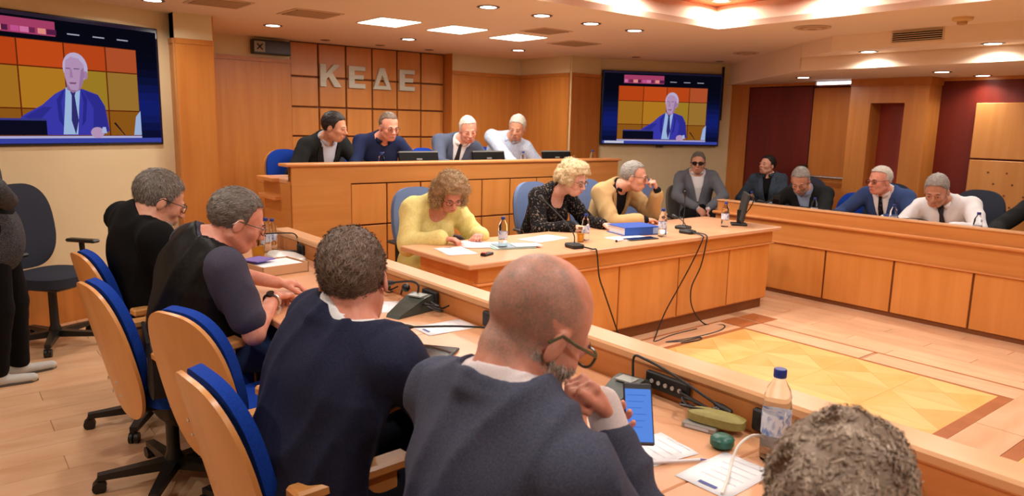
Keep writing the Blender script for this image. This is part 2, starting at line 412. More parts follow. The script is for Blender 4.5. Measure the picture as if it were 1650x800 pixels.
# stepped soffits along the right wall
m = MB().add([(6.6, -3.2, CZ), (6.6, 3.62, CZ), (6.6, 3.62, 2.335), (6.6, -3.2, 2.335)], [(0, 1, 2, 3)])
m.add([(6.6, 3.62, CZ), (6.98, 4.15, CZ), (6.98, 4.15, 2.335), (6.6, 3.62, 2.335)], [(0, 1, 2, 3)])
m.add([(6.6, -3.2, 2.335), (6.6, 3.62, 2.335), (6.98, 4.15, 2.335), (6.98, -3.2, 2.335)], [(0, 1, 2, 3)])
m.add([(6.98, -3.2, 2.335), (6.98, 4.15, 2.335), (6.93, 4.12, 2.2), (6.93, -3.2, 2.2)], [(0, 1, 2, 3)])
m.add([(6.98, 4.15, CZ), (8.7, 6.3, CZ), (8.7, 6.3, 2.2), (6.93, 4.12, 2.2)], [(0, 1, 2, 3)])
m.add([(6.93, -3.2, 2.2), (6.93, 4.12, 2.2), (8.7, 6.3, 2.2), (8.7, -3.2, 2.2)], [(0, 1, 2, 3)])
m.build('stepped_soffit', CE, ceil)

# ceiling fittings ------------------------------------------------------------------
RIM = plain('lamp_rim_dark', (86, 66, 50), .4); WRIM = plain('lamp_rim_white', (220, 210, 196), .4)
GLOW = emis('downlight_glow', (255, 246, 236), 14.); PGLOW = emis('panel_glow', (255, 244, 222), 9.)
def make_down(rim, glow):
    t = empty('downlight')
    MB().lathe([(.062, .0), (.062, -.004), (.085, -.004), (.088, .0)], 24, caps=False).build('rim', rim, t, True)
    MB().lathe([(.062, -.003), (.05, -.0035), (.01, -.0038)], 24).build('lens', glow, t, True)
    return t
protoD = make_down(RIM, GLOW)
def lamp_light(parent, power, spread=150, size=.11, color=(1, .95, .88), z=-.012, rx=0, ry=0):
    L = bpy.data.lights.new('lamp', 'AREA'); L.shape = 'DISK'; L.size = size; L.energy = power*LAMP; L.color = color; L.spread = R(spread)
    o = bpy.data.objects.new('lamp', L); COL.objects.link(o); o.parent = parent; o.location = (0, 0, z); o.rotation_euler = (R(rx), R(ry), 0); return o
G = 'round ceiling downlights'
DL = [(2.58, 6.93, 'downlight above the black box clock on the wall'), (3.36, 4.585, 'first of the four downlights in the row nearest the tray'),
      (3.92, 4.62, 'second of the four downlights in the row nearest the tray'), (4.51, 4.66, 'third of the four downlights in the row nearest the tray'),
      (5.09, 4.69, 'fourth of the four downlights in the row nearest the tray'), (4.026, 6.915, 'downlight between the first two square light panels, over the dais'),
      (5.507, 6.904, 'downlight past the third square light panel, over the dais'), (1.383, 6.175, 'downlight at the top edge over the large television')]
for i, (x, y, l) in enumerate(DL):
    if i == 0: t = protoD
    else:
        t = empty('downlight'); [mesh_obj(c.name.split('.')[0], c.data, t) for c in protoD.children if c.type == 'MESH']
    t.location = (x, y, CZ-.001); tag(t, l, 'downlight', G); lamp_light(t, 11, 160)
def extra_down(x, y, z, label, power, spread=120, rim=None, ry=0, rx=0):
    t = empty('downlight'); [mesh_obj(c.name.split('.')[0], c.data, t) for c in protoD.children if c.type == 'MESH']
    t.location = (x, y, z-.001); tag(t, label, 'downlight', G); lamp_light(t, power, spread, rx=rx, ry=ry); return t
extra_down(6.80, 3.37, 2.335, 'downlight on the soffit ledge beside the louvred grille', 5, 150)
extra_down(6.80, 2.36, 2.335, 'downlight on the soffit ledge near the picture edge', 5, 150)
extra_down(6.80, 1.35, 2.335, 'downlight on the soffit ledge beyond the picture edge', 5, 150)
extra_down(8.44, 2.985, 2.2, 'downlight above the perforated wood panel', 4, 130)
extra_down(8.44, 1.6, 2.2, 'downlight above the far end of the perforated panel', 4, 130)
extra_down(7.75, 4.55, 2.2, 'downlight added in the low soffit to brighten the red wall, over the man reading his phone', 7, 170)  # this and the next two lamps are added to brighten the right wall
extra_down(7.75, 3.1, 2.2, 'downlight added in the low soffit to brighten the red wall, over the blue suit', 7, 170)
extra_down(7.75, 1.6, 2.2, 'downlight added in the low soffit to brighten the red wall, beyond the picture edge', 7, 170)
for (x, y, l) in ((5.45, 4.03, 'downlight in the terracotta tray ceiling at its corner'), (5.48, 3.02, 'tray downlight along the long side, outside the picture'), (5.48, 1.9, 'second tray downlight along the long side'),
                  (4.35, 4.06, 'tray downlight along the far side'), (3.2, 4.06, 'tray downlight near the opposite corner'), (3.04, 2.6, 'tray downlight above the near desk'), (3.04, 1.0, 'tray downlight above the near desk end'), (4.2, 2.4, 'tray downlight over the inlaid floor'), (4.2, .6, 'tray downlight over the near floor'), (5.48, .8, 'third tray downlight along the long side')):
    extra_down(x, y, UZ, l, 13, 170)
for (x, y, l) in ((.6, 4.6, 'the black shirt'), (.6, 3.0, 'the leather vest'), (.6, 1.4, 'the navy suit'), (.6, -.2, 'the curly head'), (-1., 3.8, 'the free floor'), (-1., 2.0, 'the aisle behind the chairs'), (1.9, .6, 'the large bottle'), (1.9, 2.4, 'the wedge microphone'), (1.9, -1.0, 'the near end of the desk')):
    extra_down(x, y, CZ, 'unseen ceiling downlight added for foreground light, over '+l, 11, 175)  # unseen lamps added to light the near side of the hall
# square light panels over the dais
for (x, y, l) in ((3.235, 5.89, 'square luminous ceiling panel, first in the row'), (3.935, 5.86, 'square luminous ceiling panel, second in the row'), (4.70, 5.90, 'square luminous ceiling panel, third in the row')):
    t = thing('light_panel', l, 'light panel', (x, y, CZ), 0, 'square light panels over the dais')
    MB().box(-.205, .205, -.235, .235, -.006, 0).build('panel_frame', WRIM, t)
    MB().box(-.19, .19, -.22, .22, -.009, -.006).build('diffuser', PGLOW, t)
    L = bpy.data.lights.new('lamp', 'AREA'); L.shape = 'RECTANGLE'; L.size = .38; L.size_y = .44; L.energy = 13*LAMP; L.color = (1, .95, .88)
    o = bpy.data.objects.new('lamp', L); COL.objects.link(o); o.parent = t; o.location = (0, 0, -.015)
# square return vents, round diffusers, small unlit spots, detector, grille
VENT = plain('vent_beige', (206, 178, 148), .6); VENTD = plain('vent_shadow', (176, 146, 116), .7)
def vent(x, y, w, d, label):
    t = thing('ceiling_vent', label, 'vent', (x, y, CZ), 0, 'square ceiling vents')
    MB().box(-w/2, w/2, -d/2, d/2, -.006, 0, .003).build('vent_frame', VENT, t)
    for k in range(7): MB().box(-w/2+.03, w/2-.03, -d/2+.03+k*(d-.06)/7, -d/2+.03+(k+.6)*(d-.06)/7, -.012, -.006).build('louvre', VENTD, t)
vent(1.79, 5.92, .42, .42, 'beige square ceiling vent above the large television'); vent(2.53, 5.94, .42, .42, 'beige square ceiling vent above the box clock')
vent(4.577, 5.326, .36, .36, 'beige square ceiling vent near the third light panel'); vent(5.45, 5.88, .42, .42, 'beige square ceiling vent near the smaller television')
def diffuser(x, y, label):
    t = thing('air_diffuser', label, 'diffuser', (x, y, CZ), 0, 'round air diffusers')
    for k, r in enumerate((.15, .115, .08, .045)):
        MB().lathe([(r, -.004-.004*k), (r-.014, -.010-.004*k), (r-.02, -.004-.004*k), (r-.005, -.001)], 28).build('ring', VENTD if k % 2 else VENT, t, True)
diffuser(5.95, 3.45, 'round perforated air diffuser beside the tray edge'); diffuser(7.4, 5.08, 'round air diffuser over the woman in denim')
for (x, y, l) in ((3.45, 7.72, 'tiny unlit recessed spot above the letter K'), (4.12, 7.72, 'tiny unlit recessed spot above the middle letters'), (4.78, 7.72, 'tiny unlit recessed spot above the last letter'),
                  (7.0, 6.4, 'tiny unlit recessed spot over one corner of the smaller television'), (8.1, 5.95, 'tiny unlit recessed spot over the other corner of the smaller television')):
    t = thing('recessed_spot', l, 'spot', (x, y, CZ), 0, 'tiny unlit recessed spots')
    MB().lathe([(.03, 0), (.03, -.003), (.055, -.003), (.057, 0)], 18, caps=False).build('rim', RIM, t, True); MB().lathe([(.03, -.0005), (.01, -.0005)], 18).build('lens', VENTD, t)
t = thing('smoke_detector', 'small beige smoke detector beside the bright tray edge', 'detector', (6.18, 2.37, CZ))
MB().lathe([(.07, 0), (.07, -.02), (.05, -.03)], 20).build('base', plain('detector_beige', (216, 180, 120), .5), t, True); MB().lathe([(.035, -.03), (.035, -.05), (.02, -.055)], 16).build('sensor', plain('detector_cap', (190, 150, 96), .5), t, True)
t = thing('air_grille', 'rectangular louvred air grille on the soffit step', 'grille', (6.6, 2.87, 2.42))
MB().box(-.006, 0, -.215, .215, -.055, .05, .002).build('grille_frame', plain('grille_frame', (214, 190, 160), .5), t)
MB().box(-.008, -.006, -.2, .2, -.043, .04).build('grille_void', plain('grille_void', (30, 24, 20), .8), t)
for k in range(5): MB().box(-.02, -.008, -.2, .2, -.036+.017*k, -.031+.017*k).build('slat', plain('grille_slat', (206, 182, 152), .5), t)
# emergency light bar above the doors
t = thing('emergency_light', 'slim lit emergency light bar above the wooden door', 'light', (8.42, 4.48, 2.165))
MB().box(-.05, .05, -.28, .28, -.02, .03, .012).build('housing', plain('emergency_housing', (226, 228, 236), .3), t)
MB().box(-.052, -.05, -.25, .25, -.012, .02).build('lens', emis('emergency_glow', (235, 238, 255), 4.), t)
# ---------------------------------------------------------------- desks
DK, TOP, RAIL, NOSE = WOOD_H(), WOOD_TOP(), WOOD_RAIL(), WOOD_NOSE()
PANEL = grainy('wood_desk_panel', (220, 148, 76), (208, 134, 62), (9, 9, .7), rough=.36, var=.035, coat=.15)
def panel_row(parent, axis, edges, z0, z1, face, out, name='panel', mat=None, gap=.008, th=.014):
    for a, b in zip(edges[:-1], edges[1:]):
        m = MB()
        lo, hi = sorted((face, face+out*th))
        if axis == 'x': m.box(a+gap, b-gap, lo, hi, z0, z1, .004)
        else: m.box(lo, hi, a+gap, b-gap, z0, z1, .004)
        m.build(name, mat or PANEL, parent)
# near desk (runs along the photographer's side)
LY0, LY1 = -1.6, 4.86
t = thing('conference_desk', 'long wooden desk with raised rail, nearest the camera', 'desk')
for k, (a, b) in enumerate(((-1.6, -.42), (-.42, 1.02), (1.02, 2.46), (2.46, 3.90), (3.90, 4.86))):
    MB().box(1.08, 1.76, a+.001, b-.001, .715, .75, .004).build('tabletop', TOP, t)
MB().box(1.755, 1.875, LY0, LY1, .835, .87, .008).build('rail', RAIL, t)
MB().box(1.765, 1.79, LY0, LY1-.01, .70, .836).build('rail_face', grainy('wood_rail_face', (204, 134, 76), (192, 120, 62), (3, 1.2, 14), rough=.4, var=0), t)
MB().box(1.82, 1.85, LY0, LY1-.01, .0, .836).build('front_board', DK, t)
MB().box(1.10, 1.84, LY1-.035, LY1-.01, 0, .715).build('end_board', DK, t)
for y in (-.42, 1.02, 2.46, 3.90): MB().box(1.25, 1.82, y-.012, y+.012, 0, .715).build('support', DK, t)
ed = list(np.arange(LY0, LY1, .62)); panel_row(t, 'y', ed, .08, .70, 1.85, 1)
MB().box(1.875, 1.90, LY0, LY1, .715, .745, .006).build('nosing', NOSE, t)
SOCK = SOFTBLACK()
for i, y in enumerate((4.36, 3.42, 2.35, 1.05, .2)):
    m = MB().box(1.745, 1.766, y-.045, y+.045, .762, .828, .006); o = m.build('socket', SOCK, t)
    MB().lathe([(.022, 0), (.022, -.003), (.012, -.0035)], 14, (1.744, y, .795), 'x').build('socket_face', plain('socket_hole', (14, 14, 14), .5), o)
# centre table
t = thing('centre_table', 'rectangular wooden table standing in the middle of the hall', 'table')
MB().box(2.49, 5.92, 3.56, 4.40, .715, .75, .006).build('tabletop', TOP, t)
MB().box(2.62, 5.86, 3.64, 4.34, .09, .715).build('body', DK, t)
MB().box(2.60, 5.87, 3.615, 3.65, .608, .714, .003).build('upper_band', DK, t)
MB().box(2.585, 5.885, 3.60, 3.65, .592, .608, .004).build('trim_strip', NOSE, t)
panel_row(t, 'x', [2.62, 3.22, 3.90, 4.587, 5.255, 5.86], .10, .588, 3.64, -1)
panel_row(t, 'y', [3.65, 4.33], .10, .70, 2.62, -1)
MB().box(2.66, 5.82, 3.655, 4.30, 0, .09).build('plinth', WOOD_DARK(), t)
# side desk opposite
t = thing('side_desk', 'long wooden desk with raised screen along the red wall', 'desk')
RY0, RY1 = -1.6, 4.66
MB().box(6.47, 7.22, RY0, RY1, .715, .75, .006).build('tabletop', TOP, t)
MB().box(6.47, 6.505, RY0, RY1, .745, .87, .006).build('screen', DK, t)
MB().box(6.455, 6.56, RY0, RY1, .855, .872, .005).build('screen_cap', RAIL, t)
MB().box(6.405, 6.50, RY0, RY1+.02, .725, .755, .010).build('nosing', NOSE, t)
MB().box(6.455, 6.50, RY0, RY1, .525, .73).build('upper_band', DK, t)
MB().box(6.435, 6.50, RY0, RY1+.01, .508, .525, .005).build('trim_strip', NOSE, t)
MB().box(6.475, 6.51, RY0, RY1, .0, .51).build('front_board', WOOD_DARK(), t)
panel_row(t, 'y', [RY0+.02+i*.6245 for i in range(11)], .045, .505, 6.475, -1)
MB().box(6.50, 7.15, RY1-.03, RY1, 0, .72).build('end_board', DK, t)
# dais platform and desk
DP = .38
pf = MB().box(1.98, 6.33, 5.80, 8.03, 0, DP).build('dais_platform', grainy('dais_floor', (206, 150, 96), (194, 136, 84), (4, 4, 4), rough=.5)); struct(pf, 'raised wooden platform behind the dais desk', 'platform')
t = thing('dais_desk', 'tall wooden dais desk with a grid of square front panels', 'desk')
MB().box(2.21, 6.13, 5.745, 5.93, 1.225, 1.25, .006).build('ledge', NOSE, t)
MB().box(2.26, 6.09, 5.79, 5.84, .0, 1.226).build('front_board', WOOD_DARK(), t)
MB().box(2.26, 6.09, 5.765, 5.80, 1.075, 1.226).build('upper_band', DK, t)
ends = [2.268, 2.785]; MB().box(2.262, 2.784, 5.765, 5.80, .0, 1.075).build('plain_panel', DK, t); MB().box(5.586, 6.088, 5.765, 5.80, .0, 1.075).build('plain_panel', DK, t)
for z0, z1 in ((.708, 1.062), (.348, .694), (.02, .335)):
    panel_row(t, 'x', list(np.linspace(2.785, 5.585, 9)), z0, z1, 5.785, -1, gap=.006, th=.018)
MB().box(2.25, 6.10, 5.84, 6.42, 1.08, 1.115, .004).build('tabletop', TOP, t)
MB().box(2.19, 2.30, 6.02, 6.40, 1.085, 1.118, .004).build('side_ledge', NOSE, t); MB().box(2.20, 2.30, 6.0, 6.40, .93, .965, .004).build('side_ledge', NOSE, t)
MB().box(2.255, 2.285, 5.79, 6.40, .38, 1.10).build('end_board', DK, t); MB().box(6.065, 6.095, 5.79, 6.40, .38, 1.10).build('end_board', DK, t)
# ---------------------------------------------------------------- chairs (local x forward, y to the sitter's left)
def star_base(t, mat, r=.30, h=.09):
    MB().lathe([(.035, .06), (.04, .07), (.04, .11), (.028, .14), (.026, .40)], 16).build('gas_column', mat, t, True)
    mi = MB().prism([(.03, -.018), (r, -.014), (r, .014), (.03, .018)], 0, .022)
    for k in range(5):
        a = 2*math.pi*k/5+.3; ca, sa = math.cos(a), math.sin(a); vs = []
        for (x, y, z) in [(.03, -.028, .105), (.03, .028, .105), (.03, .028, .06), (.03, -.028, .06), (r, -.018, .085), (r, .018, .085), (r, .018, .06), (r, -.018, .06)]:
            vs.append((x*ca-y*sa, x*sa+y*ca, z))
        l = MB().add(vs, [(0, 1, 2, 3), (4, 7, 6, 5), (0, 4, 5, 1), (1, 5, 6, 2), (2, 6, 7, 3), (3, 7, 4, 0)]).build('base_leg', mat, t)
        cx, cy = (r-.005)*ca, (r-.005)*sa
        m = MB()
        for s in (-1, 1):
            ox, oy = -sa*.013*s, ca*.013*s
            m.tube([(cx+ox-sa*.009*s, cy+oy+ca*.009*s, .028), (cx+ox+sa*.009*s, cy+oy-ca*.009*s, .028)], .028, 12)
        m.tube([(cx, cy, .03), (cx, cy, .066)], .011, 8)
        m.build('caster', mat, l, True)
def back_warp(x0, z0, lean, curve, yshift=0):
    def w(u, v, ww): return (x0-math.sin(lean)*v-curve*(u*u)*-1+ww*math.cos(lean), u, z0+math.cos(lean)*v+ww*math.sin(lean))
    return w
def make_ply_chair(lbl, arms=True):
    t = thing('swivel_chair', lbl, 'chair'); bl = BLACK()
    star_base(t, bl)
    MB().box(-.14, .12, -.09, .09, .375, .415, .01).build('mechanism', bl, t)
    MB().plate(.235, .23, .075, lambda u, v, w: (v+.09, u, .455+w-.012*(1 if v > .2 else 0)), 4.5, .012).build('seat', BLUE(), t, True)
    ln = .23; sh = lambda q: 1-.10*max(0, -q)**2-.04*max(0, q)**2
    MB().plate(.215, .305, .014, back_warp(-.235, .645, ln, .55), 2.9, 0, 8, 48, sh).build('back_shell', PLY(), t, True)
    MB().plate(.198, .255, .035, back_warp(-.205, .70, ln, .55), 2.9, .012, 8, 48, sh).build('back_cushion', BLUE(), t, True)
    m = MB()
    for z in (.46, .52):
        for y in (-.045, .045): m.lathe([(.008, -.004), (.007, -.007)], 8, (-.257+.235*(.66-z)+.002, y, z), 'x')
    m.build('screw', CHROME(), t)
    if arms:
        for s in (1, -1):
            a = MB().box(-.16, .19, s*.27-.032, s*.27+.032, .655, .69, .008).build('armrest', PLY(), t)
            MB().box(-.10, .15, s*.27-.012, s*.27+.012, .44, .656, .004).build('arm_support', PLY(), a)
            MB().box(-.03, .06, s*.20-.06, s*.20+.06, .405, .425).build('arm_bracket', bl, a)
    return t
def make_soft_chair(lbl, fab, arms=True, name='office_chair', wide=.235):
    t = thing(name, lbl, 'chair'); bl = BLACK()
    star_base(t, bl, .31)
    MB().box(-.14, .12, -.09, .09, .385, .425, .01).build('mechanism', bl, t)
    MB().plate(wide+.01, .235, .06, lambda u, v, w: (v+.03, u, .47+w), 3.6, .02).build('seat', fab, t, True)
    sh = lambda q: 1-.08*max(0, -q)**2-.03*q*q
    MB().plate(wide, .285, .05, back_warp(-.215, .80, .14, .5), 2.9, .016, 8, 48, sh).build('backrest', fab, t, True)
    MB().plate(wide*.93, .265, .02, back_warp(-.255, .80, .14, .5), 2.9, 0, 6, 40, sh).build('back_cover', bl, t, True)
    MB().tube(smooth_path([(-.10, 0, .40), (-.22, 0, .42), (-.27, 0, .55), (-.275, 0, .72)]), .022, 10).build('back_stem', bl, t, True)
    if arms:
        for s in (1, -1):
            a = MB().tube(smooth_path([(0, s*.20, .415), (0, s*.285, .43), (-.005, s*.295, .52), (-.01, s*.295, .66)]), .018, 10).build('arm_post', bl, t, True)
            MB().box(-.12, .12, s*.295-.035, s*.295+.035, .66, .685, .011).build('arm_pad', bl, a)
    return t
CH = {}
def put_chair(kind, x, y, heading, label, group, z=0., s=1.):
    if kind not in CH:
        CH[kind] = {'ply': lambda: make_ply_chair(label), 'slate': lambda: make_soft_chair(label, SLATE()), 'char': lambda: make_soft_chair(label, CHARC())}[kind]()
        c = CH[kind]
    else: c = copy_tree(CH[kind])
    c.location = (x, y, z); c.rotation_euler = (0, 0, R(heading)); c.scale = (s, s, s); tag(c, label, 'chair', group); return c
g = 'blue swivel chairs with plywood shells'
put_chair('ply', .79, 4.06, 8, 'blue plywood-backed swivel chair of the man in the black shirt', g)
put_chair('ply', .715, 3.30, 8, 'blue plywood-backed swivel chair of the man in the leather vest', g)
put_chair('ply', .86, 2.70, 20, 'empty blue plywood-backed swivel chair between vest man and navy suit', g)
put_chair('ply', .76, 1.93, 4, 'blue plywood-backed swivel chair behind the navy suit man', g)
put_chair('ply', .76, 1.05, 12, 'blue swivel chair under the bald man, only its wooden arm showing', g)
put_chair('ply', .72, .28, 0, 'blue swivel chair under the curly haired man', g)
put_chair('char', .55, 5.86, -50, 'charcoal office chair with black arms under the large television', 'dark office chairs', s=1.04)
g = 'blue dais chairs'
put_chair('ply', 2.60, 6.50, -84, 'blue chair with pale wooden rim at the stepped end of the dais', g, DP)
put_chair('ply', 3.55, 6.98, -90, 'blue chair behind the man in the dark blue shirt', g, DP)
put_chair('ply', 4.22, 6.72, -90, 'blue chair with pale wooden rim between navy shirt and grey suit', g, DP)
put_chair('ply', 5.25, 6.98, -90, 'blue chair behind the man in the pale checked shirt', g, DP)
put_chair('char', 3.12, 6.86, -85, 'dark office chair behind the man in the black blazer', 'dark office chairs', DP)
g = 'slate blue chairs at the centre table'
put_chair('slate', 3.06, 4.92, -90, 'slate blue office chair of the woman in yellow', g)
put_chair('slate', 4.35, 4.96, -88, 'slate blue office chair of the woman in black lace', g)
put_chair('slate', 5.08, 5.0, -88, 'slate blue office chair of the man in the tan jacket', g)
put_chair('slate', 5.80, 4.96, -95, 'empty slate blue office chair at the end of the centre table', g)
g = 'chairs along the side desk'
put_chair('ply', 7.62, 3.86, 180, 'blue chair with pale rim beside the man reading his phone', g)
put_chair('char', 7.62, 4.42, 184, 'dark chair of the man reading his phone', g)
put_chair('char', 7.62, 3.48, 186, 'dark chair of the man in the blue suit', g)
put_chair('char', 7.58, 2.66, 176, 'dark chair of the man in the white shirt', g)
put_chair('char', 7.62, 1.95, 180, 'dark chair of the person at the picture edge', g)
# bench seats by the wall
for (x, y, h, l) in ((7.42, 5.72, -105, 'grey visitor chair under the man in the grey blazer'), (8.12, 5.12, 190, 'dark visitor chair under the woman in denim')):
    t = thing('visitor_chair', l, 'chair', (x, y, 0), R(h), 'visitor chairs by the wall'); fab = plain('visitor_grey', (104, 100, 92), .8) if 'grey visitor' in l else CHARC()
    MB().box(-.22, .24, -.25, .25, .40, .47, .03).build('seat', fab, t); MB().plate(.24, .22, .05, back_warp(-.23, .68, .15, .4), 3.2, .01).build('backrest', fab, t, True)
    for a in (-.2, .2):
        for b in (-.23, .23): MB().tube([(a, b, 0), (a, b, .42)], .013, 8).build('leg', BLACK(), t)

# ---------------------------------------------------------------- televisions (picture built flat on the glass)
def television(origin, ux, label, w=1.70, h=.96, full=True):
    """origin: lower corner nearest the wall end at local (0,0); ux: unit vector along the width; faces the room"""
    t = thing('television', label, 'television')
    ux = Vector(ux).to_3d().normalized(); n = Vector((ux.y, -ux.x, 0)); o = Vector(origin)
    Mx = Matrix((( ux.x, 0, n.x, o.x), (ux.y, 0, n.y, o.y), (0, 1, 0, o.z), (0, 0, 0, 1)))   # local: x width, y height, z outwards
    # rotate local so that (x,y,z)->(width, up, out)
    t.matrix_world = Matrix(((ux.x, 0, n.x, o.x), (ux.y, 0, n.y, o.y), (0, 1, 0, o.z), (0, 0, 0, 1)))
    MB().box(0, w, 0, h, -.045, 0, .006).build('case', BLACK(), t)
    scr = MB().box(.012, w-.012, .016, h-.010, 0, .002).build('screen', plain('screen_glass', (4, 5, 10), .12, emit=(10, 14, 40), es=1.), t)
    E = .86; lay = [0]
    def shp(name, poly, c, s=E):
        lay[0] += 1; z = .002+.00025*lay[0]
        MB().add([(x*w, y*h, z) for x, y in poly], [tuple(range(len(poly)))]).build(name, emis('screen_%d_%d_%d' % c, c, s), scr)
    def rect(name, x0, x1, y0, y1, c, s=E): shp(name, [(x0, y0), (x1, y0), (x1, y1), (x0, y1)], c, s)
    def ell(name, cx, cy, rx, ry, c, n=20, s=E): shp(name, [(cx+rx*math.cos(2*math.pi*k/n), cy+ry*math.sin(2*math.pi*k/n)) for k in range(n)], c, s)
    # side gradient in three bands (dark at the top, blue below)
    for k in range(14):
        q = k/13; g = math.exp(-((q-.28)/.28)**2); rect('picture_side', .012, .985, .06+.0645*k, .06+.0645*(k+1), (int(8+14*g), int(9+24*g), int(20+92*g)))
    rect('taskbar', .012, .985, .022, .06, (60, 70, 168)); rect('taskbar_search', .03, .19, .026, .056, (214, 214, 226))
    rect('caption_bar', .13, .88, .06, .078, (188, 184, 226))
    vx0, vx1, vy0, vy1 = .13, .875, .078, .80
    cols = [vx0, .335, .53, .72, vx1]; rows = [vy0, .285, .60, vy1]
    pal = [[(150, 92, 26)]*4, [(176, 118, 34), (190, 128, 36), (168, 132, 40), (164, 120, 50)], [(196, 72, 22), (206, 78, 26), (196, 74, 26), (186, 84, 44)]]
    rect('picture_joint', vx0, vx1, vy0, vy1, (104, 40, 14))
    for r in range(3):
        for c in range(4): rect('picture_panel', cols[c]+.003, cols[c+1]-.003, rows[r]+.005, rows[r+1]-.005, pal[r][c])
    rect('thumbnail_strip', .17, .50, .835, .945, (176, 66, 108))
    for k in range(9): rect('thumbnail', .175+.036*k, .20+.036*k+.008*(k % 3), .845, .885+.012*(k*5 % 5), [(222, 120, 170), (120, 40, 80), (240, 150, 140), (90, 30, 70), (206, 88, 150)][k % 5])
    for k in range(3): rect('name_tag', .55+.115*k, .605+.115*k, .862, .872, (168, 168, 186))
    # the speaker in a blue suit
    shp('suit', [(.29, .15), (.34, .235), (.42, .315), (.475, .40), (.52, .445), (.60, .45), (.67, .41), (.70, .32), (.715, .12), (.68, .085), (.34, .085)], (62, 60, 178))
    shp('suit_shade', [(.60, .44), (.67, .405), (.70, .31), (.71, .12), (.67, .09), (.635, .09), (.645, .30)], (50, 48, 152))
    shp('suit_fold', [(.34, .22), (.42, .30), (.46, .30), (.40, .19)], (50, 48, 150))
    shp('shirt', [(.525, .455), (.59, .455), (.578, .30), (.565, .09), (.50, .09), (.515, .30)], (168, 196, 236))
    shp('lapel', [(.52, .45), (.50, .33), (.505, .15), (.485, .20), (.482, .36)], (46, 44, 146)); shp('lapel', [(.592, .45), (.60, .34), (.585, .15), (.605, .20), (.618, .37)], (46, 44, 146))
    shp('tie', [(.543, .425), (.568, .425), (.562, .395), (.572, .20), (.555, .09), (.54, .20), (.549, .395)], (52, 46, 116))
    shp('neck', [(.53, .50), (.60, .50), (.588, .44), (.556, .415), (.53, .44)], (158, 118, 160))
    ell('hair', .574, .612, .056, .118, (200, 184, 220)); ell('ear', .618, .56, .010, .032, (176, 134, 176))
    shp('face', [(.527, .60), (.532, .665), (.556, .695), (.59, .685), (.612, .64), (.612, .55), (.598, .47), (.575, .435), (.548, .44), (.53, .49), (.524, .55)], (190, 154, 192))
    shp('face_shade', [(.612, .62), (.612, .55), (.598, .47), (.582, .445), (.59, .52), (.598, .60)], (164, 124, 168))
    rect('brow', .531, .551, .600, .608, (120, 92, 132)); rect('brow', .566, .592, .600, .608, (120, 92, 132)); shp('nose', [(.549, .60), (.556, .60), (.561, .535), (.546, .533)], (170, 130, 172)); shp('mouth', [(.541, .497), (.575, .499), (.57, .485), (.546, .484)], (132, 86, 122))
    ell('hand', .655, .105, .032, .045, (194, 158, 196)); shp('cuff', [(.675, .10), (.70, .10), (.695, .15), (.68, .15)], (180, 196, 232)); shp('neighbour', [(.835, .085), (.875, .085), (.875, .29), (.85, .24)], (168, 190, 232))
    rect('picture_monitor', .175, .43, .085, .20, (14, 14, 34)); rect('picture_monitor_edge', .175, .43, .195, .21, (58, 60, 140))
    shp('picture_microphone', [(.785, .085), (.79, .085), (.745, .19), (.735, .185)], (34, 22, 30))
    # bracket strips
    MB().box(w+.004, w+.03, .35, h+.10, -.045, -.02).build('side_cable', BLACK(), t); MB().box(w/2-.05, w/2+.05, -.02, 0, -.04, -.02).build('sensor_bar', BLACK(), t)
    return t
tvd = Vector((.92, .39, 0)).normalized()
e = Vector((1.545, 6.80, 1.372))-tvd*1.70
television(e, tvd, 'large wall television showing a speaker in a blue suit, above the charcoal chair')
tvr = Vector((1.535, -.734, 0)).normalized()
television((6.86, 6.83, 1.372), tvr, 'wall television showing a blue-suited speaker, beside the red door side', w=1.70)
# black box clock with a round symbol
t = thing('wall_box', 'black electronic wall box with a round symbol beside the panel grid', 'sign', (2.93, 8.02, 2.37))
MB().box(-.20, .215, -.09, 0, -.075, .075, .008).build('case', BLACK(), t)
MB().box(-.185, -.07, -.094, -.09, -.055, .055).build('symbol_plate', plain('plate_grey', (150, 142, 128), .5), t)
for k in range(4): MB().tube([(-.128, -.096, 0), (-.128+.042*math.cos(k*math.pi/2+.78), -.096, .042*math.sin(k*math.pi/2+.78))], .007, 6).build('symbol_blade', BLACK(), t)
MB().box(-.06, .205, -.093, -.09, -.055, .055).build('display', plain('display_maroon', (48, 14, 14), .3), t)
